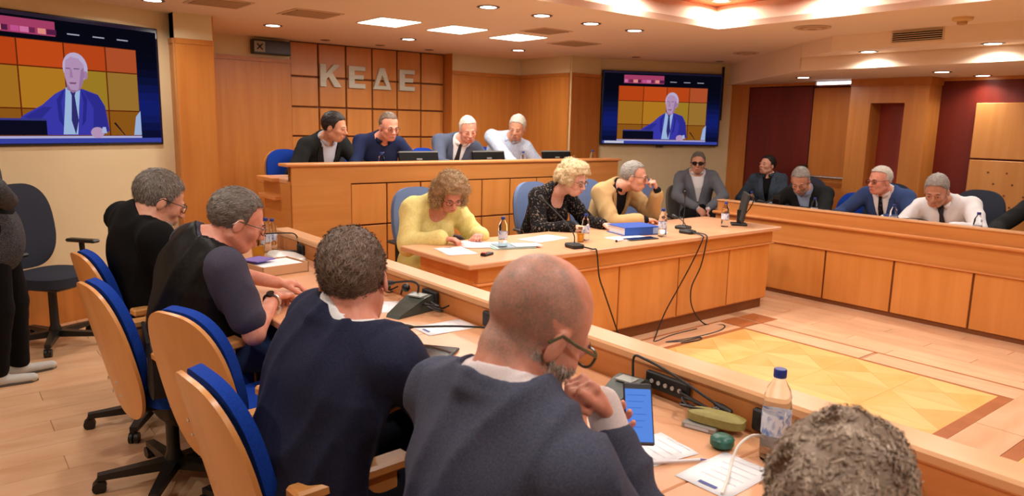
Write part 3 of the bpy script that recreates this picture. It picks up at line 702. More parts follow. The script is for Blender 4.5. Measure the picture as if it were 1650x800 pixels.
# ---------------------------------------------------------------- people: smooth implicit figures turned into one surface each
def V(*a): return np.array(a, np.float64)
def unit(a): a = np.asarray(a, float); return a/max(1e-9, np.linalg.norm(a))
def smin(a, b, k):
    if k <= 0: return np.minimum(a, b)
    h = np.clip(.5+.5*(b-a)/k, 0, 1); return b*(1-h)+a*h-k*h*(1-h)
class Field:
    """list of blended primitives, sampled on a grid that is finer inside the given boxes"""
    def __init__(s): s.ops = []
    def cap(s, a, b, ra, rb=None, k=.02, flat=None, sub=False):
        a, b = np.asarray(a, float), np.asarray(b, float); rb = ra if rb is None else rb
        m = max(ra, rb)+.0
        lo = np.minimum(a-ra, b-rb); hi = np.maximum(a+ra, b+rb)
        ab = b-a; L = max(1e-9, ab@ab)
        def fn(x, y, z):
            px, py, pz = x-a[0], y-a[1], z-a[2]
            t = np.clip((px*ab[0]+py*ab[1]+pz*ab[2])/L, 0, 1)
            ox, oy, oz = px-t*ab[0], py-t*ab[1], pz-t*ab[2]
            q = ox*ox+oy*oy+oz*oz
            if flat is not None:
                u, f = flat; c = ox*u[0]+oy*u[1]+oz*u[2]; q = q+c*c*(1/f**2-1)
            return np.sqrt(q)-(ra+t*(rb-ra))
        s.ops.append((lo, hi, fn, k, sub)); return s
    def ell(s, c, rad, Rm=None, k=.02, sub=False):
        c = np.asarray(c, float); rad = np.asarray(rad, float); Rm = np.eye(3) if Rm is None else Rm     # columns of Rm: local axes in world
        ext = np.abs(Rm)@rad
        def fn(x, y, z):
            px, py, pz = x-c[0], y-c[1], z-c[2]; A = 0; B = 0
            for i in range(3):
                q = (px*Rm[0, i]+py*Rm[1, i]+pz*Rm[2, i])/rad[i]; A = A+q*q; B = B+(q/rad[i])**2
            l = np.sqrt(A); return l*(l-1)/np.maximum(np.sqrt(B), 1e-6)
        s.ops.append((c-ext, c+ext, fn, k, sub)); return s
    def cut(s, fn): s.ops.append((None, None, fn, 0, 'cut')); return s            # keep where fn < 0
    def disp(s, fn): s.ops.append((None, None, fn, 0, 'disp')); return s
    def sample(s, h, fine=None, hf=None, boxes=()):
        L = np.min([o[0] for o in s.ops if o[0] is not None and o[4] is False], 0)-2.5*h-.01; U = np.max([o[1] for o in s.ops if o[0] is not None and o[4] is False], 0)+2.5*h+.01
        axs = []
        for i in range(3):
            iv = sorted([(b[0][i], b[1][i]) for b in boxes]); x = L[i]; out = [x]
            while x < U[i]:
                f = any(lo-.006 <= x <= hi for lo, hi in iv); x += (hf if f else h); out.append(x)
            axs.append(np.array(out, np.float32))
        X, Y, Z = axs; Fd = np.full((len(X), len(Y), len(Z)), .3, np.float32)
        for lo, hi, fn, k, sub in s.ops:
            if lo is None:
                g = (X[:, None, None], Y[None, :, None], Z[None, None, :])
                d = fn(*g)
                if sub == 'cut': Fd = np.maximum(Fd, d).astype(np.float32)
                else: Fd = (Fd+d).astype(np.float32)
                continue
            p = max(k, 0)+h*2+.012
            i0, i1 = np.searchsorted(X, [lo[0]-p, hi[0]+p]); j0, j1 = np.searchsorted(Y, [lo[1]-p, hi[1]+p]); k0, k1 = np.searchsorted(Z, [lo[2]-p, hi[2]+p])
            if i1 <= i0 or j1 <= j0 or k1 <= k0: continue
            d = fn(X[i0:i1, None, None], Y[None, j0:j1, None], Z[None, None, k0:k1]); S = Fd[i0:i1, j0:j1, k0:k1]
            Fd[i0:i1, j0:j1, k0:k1] = (-smin(-S, d, k) if sub else smin(S, d, k))
        s.F, s.X, s.Y, s.Z = Fd, X, Y, Z
        return s
    def mesh(s, name, mat, parent=None, smooth_it=1):
        F, X, Y, Z = s.F, s.X, s.Y, s.Z; S = F < 0
        c = np.zeros(tuple(n-1 for n in F.shape), np.uint8)
        for a in (0, 1):
            for b in (0, 1):
                for d in (0, 1): c += S[a:F.shape[0]-1+a, b:F.shape[1]-1+b, d:F.shape[2]-1+d]
        act = (c > 0) & (c < 8); I, J, K = np.nonzero(act); idx = np.full(c.shape, -1, np.int32); idx[act] = np.arange(len(I))
        P = np.zeros((len(I), 3)); n = np.zeros(len(I))
        for ax in range(3):
            for p in (0, 1):
                for q in (0, 1):
                    o = [0, 0, 0]; oth = [i for i in range(3) if i != ax]; o[oth[0]] = p; o[oth[1]] = q
                    o2 = list(o); o2[ax] = 1
                    f1 = F[I+o[0], J+o[1], K+o[2]]; f2 = F[I+o2[0], J+o2[1], K+o2[2]]; m = (f1 < 0) != (f2 < 0)
                    t = np.where(m, f1/np.where(m, f1-f2, 1), 0)
                    p1 = np.stack([X[I+o[0]], Y[J+o[1]], Z[K+o[2]]], 1); p2 = np.stack([X[I+o2[0]], Y[J+o2[1]], Z[K+o2[2]]], 1)
                    P += np.where(m[:, None], p1+t[:, None]*(p2-p1), 0); n += m
        P /= np.maximum(n, 1)[:, None]
        quads = []
        for ax in range(3):
            sl1 = [slice(1, -1)]*3; sl2 = [slice(1, -1)]*3; sl1[ax] = slice(0, -1); sl2[ax] = slice(1, None)
            A, B = S[tuple(sl1)], S[tuple(sl2)]; e = np.nonzero(A != B); w = A[e]
            b = [e[0].copy(), e[1].copy(), e[2].copy()]
            for i in range(3):
                if i != ax: b[i] = b[i]+1
            u, v = [(1, 2), (2, 0), (0, 1)][ax]
            def cell(du, dv):
                q = [b[0], b[1], b[2]]; q[u] = q[u]-du; q[v] = q[v]-dv; return idx[q[0], q[1], q[2]]
            Q = np.stack([cell(1, 1), cell(0, 1), cell(0, 0), cell(1, 0)], 1); Q[~w] = Q[~w][:, ::-1]; quads.append(Q)
        Q = np.concatenate(quads); Q = Q[(Q >= 0).all(1)]
        for _ in range(smooth_it):
            acc = np.zeros_like(P); cnt = np.zeros(len(P))
            for a in range(4):
                i0, i1 = Q[:, a], Q[:, (a+1) % 4]
                np.add.at(acc, i0, P[i1]); np.add.at(cnt, i0, 1)
            P = P*.5+.5*acc/np.maximum(cnt, 1)[:, None]
        s.P, s.Q = P, Q
        me = bpy.data.meshes.new(name)
        me.vertices.add(len(P)); me.vertices.foreach_set('co', P.astype(np.float32).ravel())
        me.loops.add(Q.size); me.loops.foreach_set('vertex_index', Q.astype(np.int32).ravel())
        me.polygons.add(len(Q)); me.polygons.foreach_set('loop_start', np.arange(0, Q.size, 4, dtype=np.int32)); me.polygons.foreach_set('loop_total', np.full(len(Q), 4, np.int32))
        me.polygons.foreach_set('use_smooth', np.ones(len(Q), bool)); me.update(); me.validate()
        me.materials.append(mat); o = bpy.data.objects.new(name, me); COL.objects.link(o); o.parent = parent
        return o
    def normals(s):
        P, Q = s.P, s.Q; n = np.cross(P[Q[:, 2]]-P[Q[:, 0]], P[Q[:, 3]]-P[Q[:, 1]]); N = np.zeros_like(P)
        for a in range(4): np.add.at(N, Q[:, a], n)
        return N/np.maximum(np.linalg.norm(N, axis=1), 1e-12)[:, None]

# materials of people
def skin(name, c, c2=None):
    if name in MATS: return MATS[name]
    c2 = c2 or tuple(max(0, int(x*f)) for x, f in zip(c, (.93, .84, .80)))
    m = grainy(name, c, c2, (26, 26, 26), rough=.5, var=0., bump=.12, contrast=(.3, .75), spec=.35)
    b = m.node_tree.nodes['Principled BSDF']; b.inputs['Subsurface Weight'].default_value = .08; b.inputs['Subsurface Radius'].default_value = (.012, .005, .003); b.inputs['Subsurface Scale'].default_value = .6
    return m
def stubbled(name, c, st):
    m = skin(name, c); nt = m.node_tree; b = nt.nodes['Principled BSDF']; src = b.inputs['Base Color'].links[0].from_socket
    at = node(nt, 'ShaderNodeAttribute'); at.attribute_name = 'shade'; tc = node(nt, 'ShaderNodeTexCoord'); nz = node(nt, 'ShaderNodeTexNoise'); nz.inputs['Scale'].default_value = 240.; nz.inputs['Detail'].default_value = 3.
    n2 = node(nt, 'ShaderNodeTexNoise'); n2.inputs['Scale'].default_value = 38.
    nt.links.new(tc.outputs['Object'], nz.inputs['Vector']); nt.links.new(tc.outputs['Object'], n2.inputs['Vector'])
    r = node(nt, 'ShaderNodeMapRange'); nt.links.new(nz.outputs[0], r.inputs[0]); r.inputs[1].default_value = .3; r.inputs[2].default_value = .7; r.inputs[3].default_value = .35; r.inputs[4].default_value = .95
    r2 = node(nt, 'ShaderNodeMapRange'); nt.links.new(n2.outputs[0], r2.inputs[0]); r2.inputs[1].default_value = .3; r2.inputs[2].default_value = .7; r2.inputs[3].default_value = .6; r2.inputs[4].default_value = 1.1
    mu = node(nt, 'ShaderNodeMath', operation='MULTIPLY'); nt.links.new(at.outputs['Fac'], mu.inputs[0]); nt.links.new(r.outputs[0], mu.inputs[1])
    mu2 = node(nt, 'ShaderNodeMath', operation='MULTIPLY'); nt.links.new(mu.outputs[0], mu2.inputs[0]); nt.links.new(r2.outputs[0], mu2.inputs[1]); mu2.use_clamp = True
    mx = node(nt, 'ShaderNodeMix', data_type='RGBA'); nt.links.new(mu2.outputs[0], mx.inputs['Factor']); nt.links.new(src, mx.inputs['A']); mx.inputs['B'].default_value = (*lin(st), 1); nt.links.new(mx.outputs['Result'], b.inputs['Base Color'])
    return m
def cloth(name, c, c2=None, scale=(300, 300, 300), rough=.85, bump=.2, contrast=(.35, .65), wr=0.):
    c2 = c2 or tuple(int(x*.86) for x in c)
    return grainy(name, c, c2, scale, rough=rough, var=0., bump=bump, contrast=contrast, spec=.15)
def hairmat(name, c1, c2, rough=.55):
    if name in MATS: return MATS[name]
    m, nt, b = _new(name); at = node(nt, 'ShaderNodeAttribute'); at.attribute_name = 'tone'
    tc = node(nt, 'ShaderNodeTexCoord'); nz = node(nt, 'ShaderNodeTexNoise'); nz.inputs['Scale'].default_value = 70.; nt.links.new(tc.outputs['Object'], nz.inputs['Vector'])
    mx = node(nt, 'ShaderNodeMath', operation='ADD'); nt.links.new(at.outputs['Fac'], mx.inputs[0]); nt.links.new(nz.outputs[0], mx.inputs[1])
    hf = node(nt, 'ShaderNodeMath', operation='MULTIPLY'); nt.links.new(mx.outputs[0], hf.inputs[0]); hf.inputs[1].default_value = .62
    cr = node(nt, 'ShaderNodeValToRGB'); cr.color_ramp.elements[0].color = (*lin(c1), 1); cr.color_ramp.elements[1].color = (*lin(c2), 1); cr.color_ramp.elements[0].position = .05; cr.color_ramp.elements[1].position = 1.
    nt.links.new(hf.outputs[0], cr.inputs[0]); nt.links.new(cr.outputs[0], b.inputs['Base Color']); b.inputs['Roughness'].default_value = rough; b.inputs['Specular IOR Level'].default_value = .3
    return m
def strands(name, mat, parent, P, N, count, length, width, flow, lift=.25, jitter=.5, curl=0., rng=None, mask=None):
    """thousands of short tapering locks grown from a surface, joined as one part"""
    rng = rng or np.random.default_rng(3); pool = np.arange(len(P)) if mask is None else np.nonzero(mask)[0]
    if len(pool) == 0: return None
    ids = rng.choice(pool, count); p = P[ids]+rng.normal(0, .0025, (count, 3)); n = N[ids]
    d = flow(p, n) + rng.normal(0, jitter, (count, 3)); d -= n*np.sum(d*n, 1)[:, None]; d /= np.maximum(np.linalg.norm(d, axis=1), 1e-9)[:, None]
    L = length*rng.uniform(.6, 1.25, count)[:, None]; w = np.cross(d, n); w /= np.maximum(np.linalg.norm(w, axis=1), 1e-9)[:, None]
    if curl:
        rings = []; ph = rng.uniform(0, 6.28, count)[:, None]
        for k in range(5):
            t = k/4; rings.append(p-n*.003+n*L*lift*t+d*L*.5*np.sin(t*3.2)*(1)+w*L*curl*np.sin(ph+t*5.5)+n*L*curl*.5*np.cos(ph+t*5.5))
        wd = [1., 1., .9, .7, .25]
    else:
        bend = rng.normal(0, .12, (count, 1))
        hug = L*L/(2*.095); rings = [p-n*.003, p+d*L*.5+n*(L*lift*.6-hug*.25)+w*L*bend*.5, p+d*L+n*(L*lift*.5-hug)+w*L*bend]; wd = [1., .8, .15]
    W = width*rng.uniform(.7, 1.3, count)[:, None]; m = len(rings); vs = np.zeros((count, m, 2, 3))
    for k, r in enumerate(rings): vs[:, k, 0] = r-w*W*wd[k]; vs[:, k, 1] = r+w*W*wd[k]
    base = (np.arange(count)*m*2)[:, None]; Q = np.concatenate([base+np.array([[2*k, 2*k+1, 2*k+3, 2*k+2]]) for k in range(m-1)])
    me = bpy.data.meshes.new(name); me.vertices.add(count*m*2); me.vertices.foreach_set('co', vs.astype(np.float32).ravel())
    me.loops.add(Q.size); me.loops.foreach_set('vertex_index', Q.astype(np.int32).ravel()); me.polygons.add(len(Q))
    me.polygons.foreach_set('loop_start', np.arange(0, Q.size, 4, dtype=np.int32)); me.polygons.foreach_set('loop_total', np.full(len(Q), 4, np.int32))
    me.polygons.foreach_set('use_smooth', np.ones(len(Q), bool)); me.update(); me.validate()
    at = me.attributes.new('tone', 'FLOAT', 'POINT'); at.data.foreach_set('value', np.repeat(rng.uniform(0, 1, count), m*2).astype(np.float32))
    me.materials.append(mat); o = bpy.data.objects.new(name, me); COL.objects.link(o); o.parent = parent; o['kind'] = 'stuff'
    return o
def headR(yaw, pitch, roll):
    """columns: forward, left, up; pitch > 0 looks down, roll > 0 tips to the figure's right"""
    y, p, r = R(yaw), R(pitch), R(roll)
    f = V(math.cos(y)*math.cos(p), math.sin(y)*math.cos(p), -math.sin(p)); l = V(-math.sin(y), math.cos(y), 0); u = np.cross(f, l)
    l2 = l*math.cos(r)+u*math.sin(r); u2 = np.cross(f, l2); return np.stack([f, l2, u2], 1)
def ik(a, w, l1, l2, pole):
    d = w-a; D = np.linalg.norm(d); D2 = min(D, (l1+l2)*.999); u = d/max(D, 1e-9); x = (l1*l1-l2*l2+D2*D2)/(2*D2); h = math.sqrt(max(0, l1*l1-x*x))
    p = np.asarray(pole, float); p = p-u*(p@u); p = unit(p); return a+u*x+p*h, a+u*D2
def folds(amp, f=1., seed=0, mask=None):
    r = np.random.default_rng(seed); D = r.normal(0, 1, (5, 3)); D /= np.linalg.norm(D, axis=1)[:, None]; ph = r.uniform(0, 6, 5)
    def fn(x, y, z):
        a = (x*D[0, 0]+y*D[0, 1]+z*D[0, 2]); b = (x*D[1, 0]+y*D[1, 1]+z*D[1, 2]); c = (x*D[2, 0]+y*D[2, 1]+z*D[2, 2])
        w = np.sin(19*f*b+ph[0])+.6*np.sin(11*f*c+ph[1])
        d = (x*D[3, 0]+y*D[3, 1]+z*D[3, 2]); e = .5+.5*np.sin(7*f*d+ph[4]+np.sin(5*f*a))
        v = 1-2*np.abs(np.sin(21*f*a+1.6*w+ph[2]))**.8; u = 1-2*np.abs(np.sin(17*f*c+1.5*np.sin(12*f*a+ph[3])+.5*w))**.8
        return -amp*(v*e+.8*u*(1-e))*.8
    return fn
def hand(fd, wr, dr, nm, side, s, curl=(35, 40, 25), thumb=30, spread=.10, k=.006, point=None):
    """palm and five separate fingers. dr: along the hand, nm: out of the palm, side +1 = left hand"""
    dr = unit(dr); nm = unit(nm-dr*(nm@dr)); wv = np.cross(nm, dr)*side          # towards the thumb
    pe = wr+dr*.085*s
    fd.cap(wr+dr*.01*s, wr+dr*.05*s+wv*.004*s, .025*s, .030*s, .012, (nm, .55)); fd.cap(wr+dr*.045*s-wv*.016*s, pe-wv*.022*s, .019*s, .014*s, .010, (nm, .75)); fd.cap(wr+dr*.045*s+wv*.014*s, pe+wv*.020*s, .020*s, .015*s, .010, (nm, .75))
    ax = np.cross(dr, nm)
    def rot(v, ang): a = R(ang); return v*math.cos(a)+np.cross(ax, v)*math.sin(a)+ax*(ax@v)*(1-math.cos(a))
    for i, (o, ln) in enumerate(((.027, .93), (.009, 1.02), (-.010, .96), (-.028, .78))):
        p = pe+wv*o*s-nm*.002*s; d = unit(dr+wv*spread*(o/.027)); acc = 0; r = (.0098, .0098, .0094, .0084)[i]*s
        cc = curl if point != i else (8, 10, 6)
        for j, l in enumerate((.044, .027, .022)):
            acc += cc[j]; q = p+rot(d, acc)*l*ln*s; fd.cap(p, q, r*(1-.08*j), r*(1-.08*(j+1)), k); p = q
    p = wr+dr*.022*s+wv*.020*s; t = R(thumb); d1 = unit(dr*math.cos(t)+wv*math.sin(t)+nm*.35); q = p+d1*.042*s; fd.cap(p, q, .0145*s, .0125*s, .010)
    d2 = unit(d1*.8+dr*.5+nm*.25); r2 = q+d2*.030*s; fd.cap(q, r2, .0118*s, .0105*s, k); fd.cap(r2, r2+unit(d2+dr*.3)*.024*s, .0103*s, .0088*s, k)

GLASS = clear('spectacle_lens', (250, 250, 250), .02, 1.05)
def spectacles(parent, T, hs, mat, lens=None, ry=.0, w=.026, h=.017, thick=.0018):
    m = MB(); l = MB()
    for sd in (-1, 1):
        c = (.104, sd*.032, -.002+ry)
        pts = [(c[0]-.006*abs(math.cos(a)), c[1]+w*math.cos(a), c[2]+h*math.copysign(abs(math.sin(a))**.7, math.sin(a))) for a in [2*math.pi*k/20 for k in range(21)]]
        m.tube([T(p) for p in pts], thick*hs, 6, False)
        l.add([T((p[0], p[1], p[2])) for p in pts[:-1]], [tuple(range(20))])
        m.tube([T(p) for p in ((.098, sd*.056, .006+ry), (.085, sd*.070, .007+ry), (.03, sd*.080, .006+ry), (-.012, sd*.083, .008+ry), (-.03, sd*.082, -.012+ry))], thick*1.1*hs, 6)
    m.tube([T(p) for p in ((.104, -.009, .004+ry), (.108, 0, .007+ry), (.104, .009, .004+ry))], thick*hs, 6)
    g = m.build('spectacles', mat, parent, True); l.build('lens', lens or GLASS, g)

def build_person(name_label, pel, nb, hc, face, chest=None, s=1.05, hs=1.1, hands=None, legs='sit', hip_face=None, girth=1., belly=0., voxel=.012, fine=.006,
                 skin_mat=None, hair=None, top=None, shirt=None, trousers=None, shoes=True, glasses=None, lids=True, extra=None, group=None, shoulder=(0, 0), seed=1, ankles=None, knees=None, brow=None, fem=False, eyes=True, shf=(0, 0), armk=1.):
    """face=(yaw,pitch,roll); chest=yaw; hands={'L':dict(w=,pole=,d=,n=,curl=),'R':...}"""
    root = thing('person', name_label, 'person', (pel[0], pel[1], 0), 0, group)
    off = V(pel[0], pel[1], 0)
    pel, nb, hc = V(*pel)-off, V(*nb)-off, V(*hc)-off
    chest = face[0] if chest is None else chest; hip_face = chest if hip_face is None else hip_face
    up = unit(nb-pel); F0 = V(math.cos(R(chest)), math.sin(R(chest)), 0); Fw = unit(F0-up*(F0@up)); Lf = np.cross(up, Fw)
    Fp = V(math.cos(R(hip_face)), math.sin(R(hip_face)), 0); Lp = V(-Fp[1], Fp[0], 0)
    Rh = headR(*face); T = lambda q: tuple(hc+Rh@(np.array(q)*hs))
    TL = lambda q: hc+Rh@(np.array(q, float)*hs)
    sw = (.172 if fem else .188)*s
    SH = {'L': nb-up*.040*s+Lf*sw+up*shoulder[0]+Fw*shf[0], 'R': nb-up*.040*s-Lf*sw+up*shoulder[1]+Fw*shf[1]}
    EL, WR = {}, {}
    hands = hands or {}
    for sd, sg in (('L', 1), ('R', -1)):
        h = hands.get(sd)
        if h is None: w = pel+Fp*.30*s+Lp*sg*.12*s+V(0, 0, .10*s); pole = -Fw*.6+Lf*sg*.8-up*.3
        else: w = V(*h['w'])-off; pole = h.get('pole', -Fw*.3+Lf*sg*.7-up*.7); pole = np.asarray(pole, float)
        EL[sd], WR[sd] = ik(SH[sd], w, .30*s*armk, .265*s*armk, pole)
    ln = np.linalg.norm(nb-pel); wa = pel+up*ln*.36-Fw*.012*s; ch = pel+up*ln*.70; ub = pel+up*ln*.90
    wide = (.92 if fem else 1.)*girth
    HIP = {'L': pel+Lp*.09*s, 'R': pel-Lp*.09*s}; KN, AN = {}, {}
    for sd, sg in (('L', 1), ('R', -1)):
        if legs == 'sit':
            KN[sd] = HIP[sd]+Fp*.42*s+Lp*sg*.05*s+V(0, 0, .03); AN[sd] = V(KN[sd][0], KN[sd][1], .08+(pel[2]-.5 if pel[2] > .75 else 0))+Fp*.02
        else:
            AN[sd] = V(*ankles[sd])-off; KN[sd] = (V(*knees[sd])-off) if knees else (HIP[sd]*.48+AN[sd]*.52+Fp*.03)
        if ankles and legs == 'sit' and sd in ankles: AN[sd] = V(*ankles[sd])-off
        if knees and legs == 'sit' and sd in knees: KN[sd] = V(*knees[sd])-off
    ndir = unit(TL((-.026, 0, -.055))-nb)
    def torso(fd, o=0., lo=0.):
        fd.cap(pel, wa, .155*s*wide+o, .142*s*wide+o, .05, (Fp, .74)); fd.cap(wa, ch, .142*s*wide+o, .168*s*(.93 if fem else 1)*(.5+.5*girth)+o, .05, (Fw, .68)); fd.cap(ch, ub, .168*s*(.93 if fem else 1)*(.5+.5*girth)+o, .115*s+o, .05, (Fw, .62))
        fd.cap(SH['L']-Lf*.01*s, nb-up*.03*s, .050*s+o*.8, .055*s+o*.8, .05); fd.cap(SH['R']+Lf*.01*s, nb-up*.03*s, .050*s+o*.8, .055*s+o*.8, .05)
        nk = nb+ndir*.035*s
        for sd in ('L', 'R'): fd.cap(nk-Fw*.012*s, SH[sd]*.75+nb*.25, .046*s+o*.7, .046*s+o*.7, .04)
        if fem:
            for sg in (1, -1): fd.ell(ch+Fw*.075*s+Lf*sg*.07*s-up*.03*s, (.07*s+o, .075*s+o, .075*s+o), np.stack([Fw, Lf, up], 1), .04)
        if belly: fd.ell(pel+up*ln*.30+Fw*.05*s, (.11*s+belly+o, .15*s+belly*.6+o, .15*s+o), np.stack([Fw, Lf, up], 1), .05)
    # --- body: skin, one continuous surface
    fd = Field(); torso(fd)
    fd.cap(nb-up*.03*s, TL((-.026, 0, -.055)), .058*s, .054*hs, .025)
    E = lambda c, r, k=.012, sub=False, M=None: fd.ell(TL(c), np.array(r)*hs, Rh if M is None else M, k, sub)
    C = lambda a, b, r1, r2=None, k=.01, sub=False: fd.cap(TL(a), TL(b), r1*hs, (r2 or r1)*hs, k, None, sub)
    fw_ = .94 if fem else 1.
    E((-.014, 0, .034), (.097, .0755, .086), .02); E((.022, 0, -.022), (.070, .060*fw_, .088), .03)
    E((.040, 0, -.082), (.042, .042*fw_, .032), .025); C((-.01, .052*fw_, -.055), (.045, .022, -.092), .018, .018, .025); C((-.01, -.052*fw_, -.055), (.045, -.022, -.092), .018, .018, .025)
    for sg in (1, -1):
        E((.058, sg*.036, -.030), (.026, .024, .022), .02); E((.098, sg*.031, -.003), (.014, .018, .012), .012, True); E((.079, sg*.0305, -.002), (.0132, .0145, .0132), .004)
        E((-.008, sg*.0775, -.012), (.019, .0075, .031), .006, False, Rh@np.array([[.92, .25*sg, .3], [-.25*sg, .97, 0], [-.3, 0, .95]])); E((-.002, sg*.087, -.010), (.009, .005, .017), .004, True)
    C((.084, -.030, .014), (.084, .030, .014), .011, .011, .014)
    C((.090, 0, .004), (.110, 0, -.032), .0085, .0125, .012); E((.100, .012, -.037), (.010, .009, .008), .006); E((.100, -.012, -.037), (.010, .009, .008), .006)
    C((.088, -.018, -.0615), (.088, .018, -.0615), .0085, .0085, .008); C((.086, -.014, -.071), (.086, .014, -.071), .0085, .0085, .007); C((.100, -.022, -.0665), (.100, .022, -.0665), .003, .003, .003, True)
    boxes = [(hc-.135*hs, hc+.135*hs)]
    for sd, sg in (('L', 1), ('R', -1)):
        fd.cap(SH[sd], EL[sd], .047*s, .039*s, .03); fd.cap(EL[sd], WR[sd], .039*s, .026*s, .02)
        h = hands.get(sd) or {}
        dr = np.asarray(h.get('d', unit(WR[sd]-EL[sd])), float); nm = np.asarray(h.get('n', (0, 0, -1)), float)
        if not h.get('hide'):
            hand(fd, WR[sd], dr, nm, sg, s*.97, h.get('curl', (30, 35, 25)), h.get('thumb', 32), h.get('spread', .10), .006, h.get('point'))
            boxes.append((WR[sd]+unit(dr)*.07-.10, WR[sd]+unit(dr)*.07+.10))
        fd.cap(HIP[sd], KN[sd], .082*s, .058*s, .03); fd.cap(KN[sd], AN[sd], .056*s, .040*s, .02)
    sk = skin_mat or skin('skin_warm', (214, 158, 128))
    fd.sample(voxel*1.25, hf=fine, boxes=boxes); body = fd.mesh('body', sk, root, 1)
    Pn = fd.P; Nn = None
    # --- face details
    dk = plain('eyebrow_dark', (58, 42, 34), .8) if brow is None else plain('eyebrow_%d_%d_%d' % brow, brow, .8)
    if eyes:
        for sg in (1, -1):
            m = MB(); m.ball(TL((.0838, sg*.0305, -.002)), .0103*hs, 10, 8); m.cur = 1; m.ball(TL((.0882, sg*.0305, -.0035)), .0070*hs, 8, 6)
            m.build('eye', [plain('eye_white', (206, 196, 186), .3), plain('iris_dark', (40, 26, 18), .25)], root, True)
            lid = MB().ball((0, 0, 0), (.0120, .0150, .0082), 12, 8); lid.v = [T((v[0]+.0848, v[1]+sg*.0305, v[2]+.0052)) for v in lid.v]; lid.build('eyelid', sk, root, True)
            MB().tube([T(p) for p in ((.093, sg*.014, .016), (.0955, sg*.028, .0205), (.084, sg*.048, .015))], [.0022*hs, .0034*hs, .0015*hs], 6).build('eyebrow', dk, root, True)
        MB().tube([T(p) for p in ((.086, -.024, -.066), (.0965, -.010, -.0655), (.0975, 0, -.067), (.0965, .010, -.0655), (.086, .024, -.066))], [.001*hs, .0042*hs, .0046*hs, .0042*hs, .001*hs], 6).build('lips', plain('lip_tone', (170, 96, 84), .5), root, True)
    # --- hair
    rng = np.random.default_rng(seed)
    def loc(x, y, z):
        px, py, pz = x-hc[0], y-hc[1], z-hc[2]
        return [(px*Rh[0, i]+py*Rh[1, i]+pz*Rh[2, i])/hs for i in range(3)]
    if hair:
        kind, t, m1 = hair['kind'], hair.get('t', .012), hair['mat']; hd = Field(); rec = hair.get('recede', 0.)
        hd.ell(TL((-.016, 0, .036)), (np.array((.097, .0755, .086))+t*np.array((.9, .9, 1.) if kind == 'bob' else (.75, .55, 1.)))*hs, Rh, .01)
        if kind == 'bob':
            for k in range(hair.get('n', 150)):
                a = rng.uniform(0, 2*math.pi); zz = rng.uniform(-.09 if hair.get('long', True) else -.02, .12); r = math.sqrt(max(.002, 1-((zz-.03)/.11)**2)) if zz > .03 else 1
                q = ((-.015+math.cos(a)*(.088+t)*r), math.sin(a)*(.075+t*1.25)*r, zz)
                if q[0] > .045 and zz < .055: continue
                hd.ell(TL(q), np.array((1, 1, 1))*rng.uniform(.018, .03)*hs, Rh, .012)
        zs = np.array([-.2, -.095, -.06, -.03, .0, .03, .055, .078, .095, .2]); nape = hair.get('nape', -.075)
        xs = np.array([-.045, -.04, -.022, .012, .022, .030, .046, .068, .16, .2])+np.array([0, 0, 0, 0, -.2, -.5, -.9, -1.1, -1., -1.])*rec
        if kind == 'bob': xs = np.array([.03, .03, .035, .04, .045, .05, .056, .09, .16, .2]); nape = hair.get('nape', -.10)
        wob = rng.uniform(0, 6, 3)
        def keep(x, y, z):
            a, b, c = loc(x, y, z); e = .004*np.sin(b*150+wob[0])+.003*np.sin(b*310+wob[1])
            return np.maximum(a-np.interp(c, zs, xs)+e, nape-c)*hs
        hd.cut(keep)
        if hair.get('tonsure'):
            tr = hair['tonsure']; hd.ell(TL((.035, 0, .135)), np.array((.10*tr, .062*tr, .075*tr))*hs, Rh, .01, True)
        am = hair.get('rough', .0016)*hs; ff = hair.get('freq', 1.)
        hd.disp(lambda x, y, z: am*(np.sin(95*ff*x+3*np.sin(60*ff*z))*np.sin(88*ff*y+2*np.sin(70*ff*x))+.6*np.sin(150*ff*z+4*np.sin(75*ff*y))))
        hd.sample(hair.get('voxel', .006)); ho = hd.mesh('hair', m1, root, 1)
        if len(hd.P):
            Nn = hd.normals(); fl = hair.get('flow', (-1., 0, -.6)); flw = Rh@np.array(fl)
            sz = hair.get('len', .022)*hs
            so = strands('hair_lock', m1, ho, hd.P, Nn, hair.get('count', 1500), sz, hair.get('w', .0011)*hs, lambda p, n: np.tile(flw, (len(p), 1)), hair.get('lift', .10), hair.get('jit', .3), hair.get('curl', 0.), rng)
    if extra and extra.get('beard'):
        bm = extra['beard']; bf = Field()
        a = np.stack(loc(Pn[:, 0], Pn[:, 1], Pn[:, 2]), 1); z1 = extra.get('beard_top', -.048)
        msk = (a[:, 2] < z1) & (a[:, 2] > -.125) & (a[:, 0] > extra.get('beard_back', .0)) & (((a[:, 0]-.02)/.085)**2+(a[:, 1]/.072)**2+((a[:, 2]+.04)/.095)**2 < 1.1) & ~((a[:, 2] > -.074) & (a[:, 2] < -.058) & (np.abs(a[:, 1]) < .02))
        strands('beard', bm, root, Pn, fd.normals(), extra.get('beard_n', 1400), .010*hs, .0009*hs, lambda p, n: np.tile(Rh@np.array((.1, 0, -1.)), (len(p), 1)), .35, .3, 0., rng, msk)
    if extra and extra.get('stubble'):
        a = np.stack(loc(Pn[:, 0], Pn[:, 1], Pn[:, 2]), 1); ear = (np.abs(a[:, 1]) > .072) & (a[:, 2] < .024)
        edge = np.minimum.reduce([(np.interp(a[:, 2], [-.1, -.06, -.03, .02, .06, .10, .13], [-.05, -.035, .0, .04, .03, -.02, -.06])-a[:, 0])/.03, (a[:, 2]+.085)/.02])
        jaw = np.minimum.reduce([(-.035-a[:, 2])/.02, (a[:, 0]+.005)/.02, (a[:, 2]+.13)/.02])
        on = ((a[:, 0]-.0)/.125)**2+(a[:, 1]/.09)**2+((a[:, 2]+.0)/.145)**2 < 1.1
